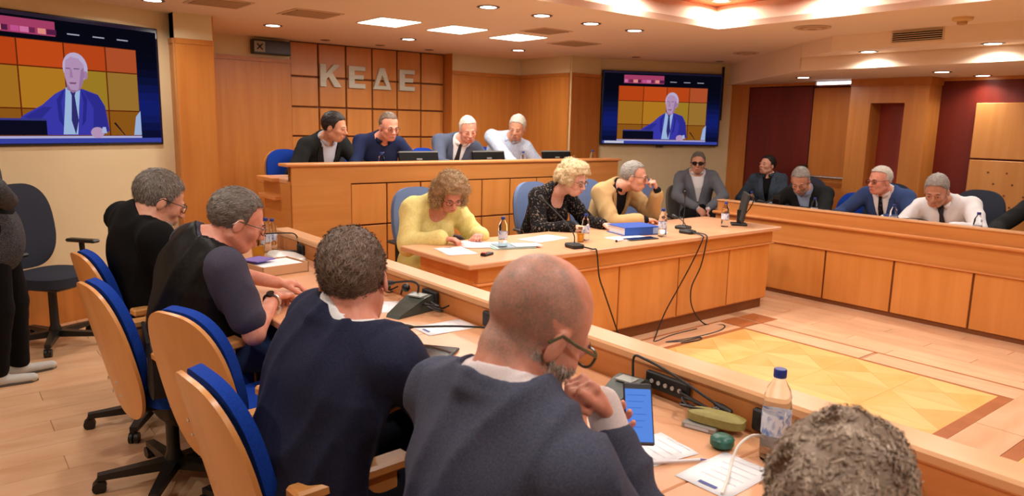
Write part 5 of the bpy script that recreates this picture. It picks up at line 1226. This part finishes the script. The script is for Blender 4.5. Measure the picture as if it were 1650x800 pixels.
# gooseneck microphones
def microphone(x, y, z, rz, label, neck, wedge=True, cord=None, group='desk microphones', s=1.):
    t = thing('microphone', label, 'microphone', (x, y, z), R(rz), group); g = SOFTBLACK(); gg = grainy('mic_base_grey', (64, 72, 66), (52, 60, 54), (20, 20, 20), rough=.4, var=0)
    if wedge:   # long wedge base: low front edge at +x
        P = [(-.085*s, 0), (-.085*s, .052*s), (-.055*s, .062*s), (-.01*s, .056*s), (.115*s, .012*s), (.125*s, 0)]
        vs = []; n = len(P)
        for sg, f in ((-1, 1.), (1, 1.)):
            for (px, pz) in P: w = (.055 if px < .0 else .055-.02*max(0, px)/.12)*s*(.86 if pz > .03*s else 1.); vs.append((px, sg*w, pz))
        MB().add(vs, [tuple(range(n)), tuple(range(n, 2*n))[::-1]]+[(i, n+i, n+(i+1) % n, (i+1) % n) for i in range(n)]).build('base', gg, t)
        MB().box(-.05*s, .0, -.03*s, .03*s, .057*s, .062*s).build('button_plate', plain('mic_plate', (150, 156, 150), .4), t)
    else:
        MB().box(-.06*s, .06*s, -.045*s, .045*s, 0, .03*s, .008).build('base', g, t); MB().box(-.03*s, .03*s, -.03*s, .03*s, .03*s, .034*s, .001).build('button_plate', plain('mic_plate_dark', (52, 56, 54), .4), t)
    pts = smooth_path(neck, 6); o = MB().tube(pts, .0042*s, 8).build('gooseneck', g, t, True)
    a, b = Vector(pts[-2]), Vector(pts[-1]); d = (b-a).normalized()
    MB().tube([b-d*.01, b, b+d*.02, b+d*.045, b+d*.052], [.005*s, .008*s, .0125*s, .0125*s, .005*s], 10).build('mic_head', BLACK(), t, True)
    return t
microphone(1.65, 2.79, .75, 200, 'microphone with grey wedge base between navy suit and rail', [(-.05, -.02, .06), (-.055, -.02, .11), (-.05, -.05, .125), (-.04, -.10, .12), (-.03, -.15, .11)], s=1.2)
microphone(1.64, 1.49, .75, 190, 'microphone with grey wedge base behind the phone', [(-.06, .0, .055), (-.06, .0, .125), (-.04, .05, .135), (-.03, .15, .115), (-.04, .30, .055)])
microphone(1.67, 2.0, .75, 0, 'microphone lying low across a sheet, half hidden by the bald head', [(-.05, 0, .055), (-.06, .05, .095), (-.13, .25, .075), (-.24, .44, .045)])
microphone(1.70, 4.42, .75, 170, 'microphone in front of the man in the vest', [(-.06, 0, .055), (-.05, -.01, .13), (.02, -.03, .145), (.22, -.06, .14)], wedge=False)
microphone(3.50, 3.70, .75, -100, 'small microphone with a black cable in front of the lace top', [(0, 0, .03), (-.01, -.005, .10), (-.09, -.05, .20), (-.22, -.13, .32)], wedge=False, s=1.05)
microphone(4.80, 3.73, .75, -90, 'small microphone near the table end, nearer of two', [(0, 0, .03), (-.02, 0, .06), (-.06, .0, .10), (-.12, 0, .12)], wedge=False)
microphone(4.98, 3.92, .75, -80, 'small microphone with upright stem near the table end', [(0, 0, .03), (0, 0, .10), (.005, 0, .2), (0, 0, .28)], wedge=False)
microphone(4.62, 5.98, 1.115, 110, 'microphone between the grey suit and pale shirt on the dais', [(0, 0, .03), (.02, .02, .08), (.08, .06, .15), (.14, .10, .19)], wedge=False)
microphone(6.66, 4.0, .75, 10, 'microphone in front of the man reading his phone', [(0, 0, .03), (.0, .03, .09), (.0, .14, .12), (.02, .24, .13)], wedge=False)
microphone(6.60, 2.60, .75, 10, 'microphone pointing across the white shirt', [(0, 0, .03), (.01, -.02, .10), (.03, .10, .125), (.05, .26, .11)], wedge=False)
microphone(6.66, 3.35, .75, 0, 'microphone in front of the blue suit', [(0, 0, .03), (.0, .02, .09), (.03, .10, .11), (.06, .2, .10)], wedge=False)
# bent stem microphone block with sockets on the rail, near the phone
t = thing('control_strip', 'black five-button control strip mounted on the desk rail', 'control strip', (1.752, 1.40, .80), R(0))
MB().box(-.012, .008, -.085, .085, -.026, .028, .004).build('case', SOFTBLACK(), t)
for k in range(5): MB().lathe([(.007, 0), (.007, -.004)], 10, (-.012, -.056+.028*k, .0), 'x').build('button', plain('button_grey', (190, 190, 186), .4), t)
t = thing('control_strip', 'black socket box mounted on the rail behind the wedge microphone', 'control strip', (1.752, 2.81, .80))
MB().box(-.014, .008, -.06, .06, -.03, .034, .004).build('case', SOFTBLACK(), t); MB().lathe([(.016, 0), (.016, -.003)], 12, (-.014, .02, 0), 'x').build('socket_face', BLACK(), t)
for (y, l, n) in ((2.70, 'looped black cable hanging from the rail near the wedge microphone', 3), (1.25, 'looped black cable on the desk below the five-button strip', 5), (3.16, 'tangled black cable at the rail beside the navy suit head', 7)):
    rr = random.Random(n); pts = [(1.735, y+.09, .80)]
    for k in range(9): a = k*1.5; pts.append((1.70+.035*math.cos(a)+rr.uniform(-.01, .01), y+.045*math.sin(a)*1.2, .765+.03*(1+math.sin(a*.8))*.6))
    pts.append((1.735, y-.07, .80)); tag(MB().tube(smooth_path(pts, 6), .004, 6).build('cable', BLACK(), None, True), l, 'cable', 'black microphone cables')
for (x, y, l) in ((1.715, 1.19, 'round black microphone head lying by the desk rail'), (1.70, 2.95, 'round black microphone tip above the desk beside the wedge base')):
    t = thing('microphone_tip', l, 'microphone', (x, y, .75), 0, 'loose microphone heads')
    z = .035 if y < 2 else .075
    MB().ball((0, 0, z), .021, 12, 8).build('foam_ball', BLACK(), t, True); MB().tube([(0, .0, z), (.015, .05, z+.0), (.03, .10, .02 if y > 2 else .03)], .005, 8).build('stem', SOFTBLACK(), t, True)
# papers, pens, phone, cases ---------------------------------------------------------
INK = plain('ink_blue', (70, 84, 150), .6); INKG = plain('ink_grey', (200, 202, 210), .6)
def paper(x, y, z, rz, label, w=.21, d=.297, marks=True, mat=None, group='sheets of white paper'):
    t = thing('paper_sheet', label, 'paper', (x, y, z), R(rz), group)
    m = MB(); n = 4
    for i in range(n+1):
        for j in range(n+1): m.v.append((-w/2+w*i/n, -d/2+d*j/n, .0012+.0016*math.sin(i*1.3+j*.9+x*9)**2))
    for i in range(n):
        for j in range(n): m.f.append((i*(n+1)+j, (i+1)*(n+1)+j, (i+1)*(n+1)+j+1, i*(n+1)+j+1)); m.m.append(0)
    o = m.build('sheet', mat or PAPER(), t, True); md = o.modifiers.new('thick', 'SOLIDIFY'); md.thickness = .0008
    if marks:
        MB().box(-.03, .02, d/2-.03, d/2-.018, .0034, .0037).build('print_mark', INK, t)
        for k in range(5): MB().box(-w*.36, w*(.30-.05*(k % 3)), d/2-.07-.03*k, d/2-.0685-.03*k, .0034, .0036).build('print_line', INKG, t)
    return t
paper(1.478, .985, .75, 92, 'white sheet with a small letterhead beside the large bottle', .15, .215)
paper(1.43, 1.185, .75, 82, 'white sheet under the phone hand', .15, .2)
paper(1.625, 2.49, .75, 88, 'white sheet crossed by the lying microphone', .15, .24)
paper(1.585, 2.93, .75, 60, 'white sheet by the ear of the navy suit man')
paper(2.70, 4.02, .75, -12, 'loose white sheet at the corner of the centre table'); paper(3.00, 4.12, .752, -30, 'printed white sheets before the woman in yellow', .3, .25); paper(3.58, 4.13, .75, 10, 'white sheets before the lace sleeve', .36, .22)
paper(4.18, 3.80, .75, -8, 'white document lying beside the blue binder', .34, .2); paper(4.62, 3.88, .75, 20, 'small white note behind the table bottle', .15, .12, False); paper(2.98, 4.28, .752, -8, 'white sheet under the yellow sleeve', .2, .12, False)
t = thing('folder', 'pale green folder stack before the woman in yellow', 'folder', (3.14, 3.97, .75), R(-18), 'paper folders')
for k in range(3): MB().box(-.16+.02*k, .15, -.11, .11-.012*k, .001+.004*k, .004+.004*k).build('folder_cover', plain('folder_green_%d' % k, ((150, 196, 180), (206, 222, 216), (128, 150, 160))[k], .6), t)
MB().box(.0, .20, -.10, .02, .013, .018).build('paper_block', PAPER(), t)
t = thing('voice_recorder', 'small black recorder with a red end on the centre table', 'recorder', (2.79, 3.78, .75), R(20)); MB().box(-.05, .05, -.022, .022, 0, .018, .004).build('case', BLACK(), t); MB().box(-.05, -.02, -.016, .016, .018, .024, .003).build('red_cap', plain('red_plastic', (170, 40, 40), .4), t)
t = thing('ring_binder', 'blue ring binder lying by the man in tan', 'binder', (4.42, 3.98, .75), R(-13))
MB().box(-.17, .17, -.13, -.126, 0, .065).build('spine', plain('binder_blue', (38, 84, 172), .45), t); MB().box(-.17, .17, -.13, .14, .062, .066).build('front_cover', MATS['binder_blue'], t); MB().box(-.17, .17, -.13, .14, 0, .004).build('back_cover', MATS['binder_blue'], t)
MB().box(-.155, .155, -.12, .12, .004, .060).build('pages', PAPER(), t); MB().box(.10, .155, -.1315, -.13, .008, .058).build('spine_label', plain('label_pale_blue', (150, 180, 226), .5), t)
t = thing('tablet', 'black tablet under the white document on the centre table', 'tablet', (4.22, 3.72, .75), R(-8)); MB().box(-.14, .14, -.05, .05, 0, .009, .003).build('case', BLACK(), t); MB().box(-.13, .13, -.044, .044, .009, .0095).build('screen', plain('dark_screen', (10, 10, 14), .1), t)
t = thing('pen', 'dark pen cap on the centre table edge', 'pen', (3.95, 3.72, .75)); MB().lathe([(.009, 0), (.009, .004), (.007, .016), (.004, .017)], 12).build('cap', BLACK(), t, True); MB().tube([(.0, 0, .005), (.13, .02, .005)], .003, 6).build('pen_barrel', plain('pen_orange', (206, 140, 96), .5), t)
t = thing('tablet', 'black tablet lying in front of the navy suit man', 'tablet', (1.36, 2.24, .75), R(-52)); MB().box(-.12, .12, -.085, .085, 0, .011, .004).build('case', BLACK(), t); MB().box(-.11, .11, -.077, .077, .011, .0115).build('screen', MATS['dark_screen'], t)
# cups
def cup(x, y, z, label, full, straw, s=1.):
    t = thing('drink_cup', label, 'cup', (x, y, z), 0, 'clear plastic drink cups'); t.scale = (s, s, s)
    MB().lathe([(.028, 0), (.030, .002), (.042, .115), (.043, .118), (.041, .118), (.029, .004)], 20).build('cup_wall', PET, t, True)
    MB().lathe([(.027, .004), (.0275, .006), (.027+.011*full, .006+.1*full)], 18).build('juice', plain('orange_juice', (244, 166, 30), .3), t, True)
    MB().lathe([(.044, .117), (.044, .122), (.036, .145), (.014, .155)], 20).build('dome_lid', PET, t, True)
    if straw: MB().tube([(0, 0, .01), (.012, .006, .22)], .0035, 8).build('straw', BLACK(), t, True)
cup(1.52, 4.46, .75, 'clear cup of orange drink with black straw', .6, True, 1.15); cup(3.72, 3.87, .75, 'clear cup of orange juice on the centre table', .75, False, .8)
# things around the man in the vest
t = thing('cardboard_box', 'open tan cardboard box lid beside the vest man hands', 'box', (1.45, 4.0, .75), R(8)); CB = plain('cardboard', (206, 160, 118), .7)
MB().box(-.13, .15, -.12, .12, 0, .005).build('box_base', CB, t)
for a in ((-.13, .15, -.12, -.114), (-.13, .15, .114, .12), (-.13, -.124, -.12, .12), (.144, .15, -.12, .12)): MB().box(*a, 0, .055).build('box_wall', CB, t)
MB().box(-.11, .13, -.10, .10, .03, .05).build('papers', PAPER(), t)
t = thing('booklet', 'purple booklet on top of the cardboard box', 'booklet', (1.40, 4.06, .815), R(25)); MB().box(-.09, .05, -.06, .07, 0, .006).build('cover', plain('purple_cover', (112, 92, 176), .5), t); MB().box(-.088, .048, -.058, .068, .002, .004).build('pages', PAPER(), t)
t = thing('plastic_bag', 'crumpled translucent plastic bag by the rail', 'bag', (1.62, 4.25, .75), 0)
bf = Field(); bf.ell(V(0, 0, .025), (.11, .17, .030), None, .02); bf.ell(V(-.03, .06, .035), (.06, .08, .03), None, .02); bf.disp(folds(.012, 2.2, 4)); bf.sample(.009); bf.mesh('bag_skin', plain('bag_pale', (206, 204, 200), .3), t, 1)
t = thing('glasses_case', 'small black case by the cardboard box', 'case', (1.66, 3.78, .75), R(80)); MB().plate(.085, .035, .02, lambda u, v, w: (u, v, .02+w), 3., .006).build('case_shell', BLACK(), t, True)
t = thing('wrist_watch', 'steel watch on the forearm of the vest man', 'watch'); 
W = people['vest']; wr, el = W['WR']['R'], W['EL']['R']; ax = unit(wr-el); c0 = wr-ax*.03; u = unit(np.cross(ax, (0, 0, 1))); v = np.cross(u, ax)
MB().tube([tuple(c0+(u*math.cos(a)+v*math.sin(a))*.036) for a in [2*math.pi*k/16 for k in range(17)]], .006, 6, False).build('strap', CHROME(), t, True); tf = c0+v*.040
MB().tube([tuple(tf-v*.004), tuple(tf+v*.004)], .017, 14).build('dial', plain('dial_dark', (30, 32, 36), .2), t, True)
# items near the bald man
hp = np.array((1.33, 1.15, .89)); fwd = unit((.62, .78, 0)); lng = unit(fwd*.55+np.array((0, 0, .84))); wid = unit(np.array((.80, -.60, -.10))); wid = unit(wid-lng*(wid@lng)); nrm = np.cross(wid, lng)
t = thing('smartphone', 'smartphone with blue screen in the hand of the bald man', 'phone'); t.matrix_world = Matrix(((wid[0], lng[0], nrm[0], hp[0]), (wid[1], lng[1], nrm[1], hp[1]), (wid[2], lng[2], nrm[2], hp[2]), (0, 0, 0, 1)))
sg = 1 if (nrm@(np.array((0, 0, 1.6))-hp)) > 0 else -1
MB().box(-.037, .037, -.078, .078, -.004, .004, .0035).build('case', plain('phone_shell', (60, 62, 70), .3, metal=.5), t)
SCR = emis('phone_screen_blue', (92, 140, 228), 1.); m = MB().box(-.033, .033, -.070, .062, sg*.004, sg*.0046); scn = m.build('screen', SCR, t)
MB().box(-.033, .033, .062, .0735, sg*.004, sg*.0046).build('top_bar', BLACK(), t)
for k in range(6): MB().box(-.028, .02-.006*(k % 3), .045-.016*k, .047-.016*k, sg*.0046, sg*.0049).build('text_line', emis('phone_text', (76, 118, 210), .95), scn)
t = thing('spectacle_case', 'olive green rounded spectacle case by the rail', 'case', (1.69, 1.17, .765), R(-74)); MB().plate(.082, .034, .022, lambda u, v, w: (u, v, .017+w), 3.4, .010).build('case_shell', grainy('olive_leather', (150, 142, 84), (136, 128, 70), (60, 60, 60), rough=.6, var=0), t, True)
t = thing('cigarette_box', 'small grey box under the olive spectacle case', 'box', (1.665, 1.20, .75), R(-74)); MB().box(-.05, .05, -.03, .03, 0, .016, .002).build('box_body', plain('grey_card', (150, 146, 140), .6), t); MB().box(-.04, .03, -.0305, -.03, .004, .012).build('print_mark', INKG, t)
t = thing('earbud_case', 'round dark green case on the desk beside the white cable', 'case', (1.60, 1.085, .75)); MB().plate(.031, .031, .016, lambda u, v, w: (u, v, .019+w), 2.2, .011).build('case_shell', plain('dark_green', (20, 92, 76), .35), t, True)
t = thing('charger', 'white plug charger with white cable at the desk rail', 'charger', (1.70, .985, .79)); MB().box(-.03, .03, -.02, .02, -.02, .02, .006).build('plug_body', plain('white_plastic', (232, 226, 216), .4), t)
MB().tube(smooth_path([(-.03, 0, .005), (-.08, .02, .02), (-.13, .03, -.0), (-.17, .02, -.036), (-.24, -.02, -.034), (-.32, -.06, -.034)]), .0035, 8).build('cable', MATS['white_plastic'], t, True)
t = thing('pen', 'white pen lying across the sheet near the curly head', 'pen', (1.42, 1.10, .756), R(-28)); MB().tube([(-.09, 0, 0), (.07, 0, 0)], .0042, 10).build('pen_barrel', plain('pen_white', (226, 222, 226), .4), t, True); MB().tube([(.07, 0, 0), (.088, 0, 0)], [.0042, .001], 10).build('pen_tip', plain('pen_purple', (120, 110, 170), .4), t, True)
t = thing('pen', 'white pen beside the wedge microphone', 'pen', (1.47, 2.62, .754), R(-50)); MB().tube([(-.06, 0, 0), (.06, 0, 0)], .004, 8).build('pen_barrel', MATS['pen_white'], t, True)
# monitors on the dais, upright screen on the centre table
def monitor(x, y, z, rz, label, w=.40, h=.13, tilt=.2):
    t = thing('monitor', label, 'monitor', (x, y, z), R(rz), 'dais monitors')
    P = lambda u, v, d: (d*math.cos(tilt)+v*math.sin(tilt)*1.0, u, .02+v*math.cos(tilt)-d*math.sin(tilt))
    def slab(u0, u1, v0, v1, d0, d1, name, mat):
        vs = [P(u, v, d) for u in (u0, u1) for v in (v0, v1) for d in (d0, d1)]; return MB().add(vs, [(0, 1, 3, 2), (4, 6, 7, 5), (0, 4, 5, 1), (2, 3, 7, 6), (0, 2, 6, 4), (1, 5, 7, 3)]).build(name, mat, t)
    slab(-w/2, w/2, 0, .20, 0, .03, 'case', plain('monitor_black', (14, 14, 15), .65, spec=.2)); slab(-w/2, w/2, .192, .204, -.002, .032, 'top_edge', plain('monitor_edge', (120, 124, 122), .3)); slab(-w/2+.01, w/2-.01, .01, .19, .03, .032, 'screen', MATS['dark_screen'])
    slab(-.03, .03, .12, .135, -.0015, 0, 'badge', plain('badge_grey', (130, 130, 130), .4)); MB().box(-.07, .09, -.09, .09, 0, .02, .006).build('stand', BLACK(), t)
monitor(3.62, 5.99, 1.115, 88, 'flat monitor in front of the dark blue shirt', .42); monitor(4.45, 5.99, 1.115, 90, 'flat monitor in front of the grey suit', .40); monitor(5.42, 6.02, 1.115, 84, 'flat monitor beside the pale shirt', .38, .12, .3); monitor(2.62, 6.02, 1.115, 92, 'flat monitor in front of the black blazer', .42, .1, 1.2)
t = thing('upright_screen', 'dark upright screen on a stand at the table end', 'monitor', (5.64, 3.82, .75), R(-50))
MB().box(-.07, .07, -.06, .06, 0, .022, .006).build('stand', BLACK(), t); MB().box(-.02, .02, -.02, .02, .02, .14).build('neck', BLACK(), t)
vs = MB(); vs.box(-.014, .014, -.19, .19, .05, .30, .006); o = vs.build('case', SOFTBLACK(), t); o.rotation_euler = (0, R(10), 0)
MB().tube(smooth_path([(.03, .05, .06), (.10, .08, .16), (.12, .05, .24), (.08, .02, .26)]), .005, 6).build('cable', BLACK(), t, True)
# cables hanging from the centre table to the floor
def cable(label, pts): tag(MB().tube(smooth_path(pts, 8), .0055, 6).build('cable', BLACK(), None, True), label, 'cable', 'black microphone cables')
cable('black cable down the table front below the lace top microphone', [(3.52, 3.66, .765), (3.54, 3.56, .757), (3.57, 3.545, .74), (3.63, 3.57, .55), (3.70, 3.58, .42), (3.78, 3.575, .25), (3.86, 3.58, .10), (3.90, 3.56, .015), (3.95, 3.5, .008)])
cable('black cable slanting down the table front to the floor coil', [(4.79, 3.67, .765), (4.77, 3.56, .757), (4.755, 3.545, .72), (4.68, 3.57, .55), (4.56, 3.58, .38), (4.38, 3.57, .18), (4.22, 3.52, .02), (4.15, 3.46, .008), (4.4, 3.50, .008), (4.7, 3.50, .008)])
cable('black cable falling straight down the table front into a coil', [(4.83, 3.67, .765), (4.82, 3.56, .757), (4.81, 3.545, .70), (4.79, 3.57, .50), (4.70, 3.58, .33), (4.72, 3.57, .16), (4.86, 3.54, .012), (4.98, 3.44, .008), (4.80, 3.36, .008), (4.45, 3.36, .008), (4.2, 3.40, .008), (4.34, 3.34, .009), (4.52, 3.33, .009), (4.45, 3.29, .009), (4.28, 3.32, .009)])
# things on the side desk
t = thing('smartphone', 'phone held by the bearded man at the side desk', 'phone', (6.83, 4.20, .87), R(200)); MB().box(-.004, .004, -.036, .036, -.07, .07, .003).build('case', BLACK(), t); MB().box(.004, .0046, -.032, .032, -.062, .062).build('screen', MATS['dark_screen'], t)
t = thing('tea_cup', 'white cup beside the phone man on the side desk', 'cup', (6.66, 3.86, .75)); MB().lathe([(.025, 0), (.035, .01), (.04, .065), (.038, .066), (.03, .012)], 18).build('cup_wall', plain('porcelain', (236, 232, 224), .3), t, True); MB().tube(smooth_path([(.038, 0, .05), (.06, 0, .045), (.06, 0, .025), (.036, 0, .018)]), .005, 8).build('handle', MATS['porcelain'], t, True)
# black tie on the white shirt, bag hanging on the chair of the vest man
t2 = people['white']; pe = [o for o in bpy.data.objects if o.get('label', '').startswith('grey haired man in white shirt')][0]
m = MB(); Fw_, Lf_, up_ = t2['Fw'], t2['Lf'], t2['up']; nb_ = t2['nb']-t2['off']; sh = [o for o in pe.children if o.name.startswith('white_shirt')][0]; co = np.array([v.co for v in sh.data.vertices])
rows = []; vs = []
for h, w in ((.035, .020), (.005, .024), (-.03, .015), (-.09, .022), (-.20, .032), (-.30, .036)):
    for l in (-w, 0, w):
        q = co-nb_; a = q@Lf_; b = q@up_; f = q@Fw_; k = (np.abs(a-l) < .025) & (np.abs(b-h) < .025); ff = f[k].max() if k.any() else .12; vs.append(nb_+Fw_*(ff+.006)+Lf_*l+up_*h)
fs = [(i*3+j, i*3+j+1, i*3+j+4, i*3+j+3) for i in range(5) for j in range(2)]; o = m.add(vs, fs).build('tie', TIEM, pe, True); md = o.modifiers.new('thick', 'SOLIDIFY'); md.thickness = .005
t = thing('shoulder_bag', 'dark bag strap with metal clasp hanging on a chair back', 'bag', (.62, 3.06, .60)); MB().plate(.05, .12, .05, lambda u, v, w: (w, u, v), 3., .01).build('bag_body', plain('bag_dark', (26, 27, 32), .7), t, True); MB().tube([(-.03, -.02, .12), (-.04, .0, .2), (-.02, .03, .12)], .008, 6).build('strap', MATS['bag_dark'], t, True); MB().box(-.035, -.028, -.012, .012, -.02, .06, .003).build('clasp', CHROME(), t)
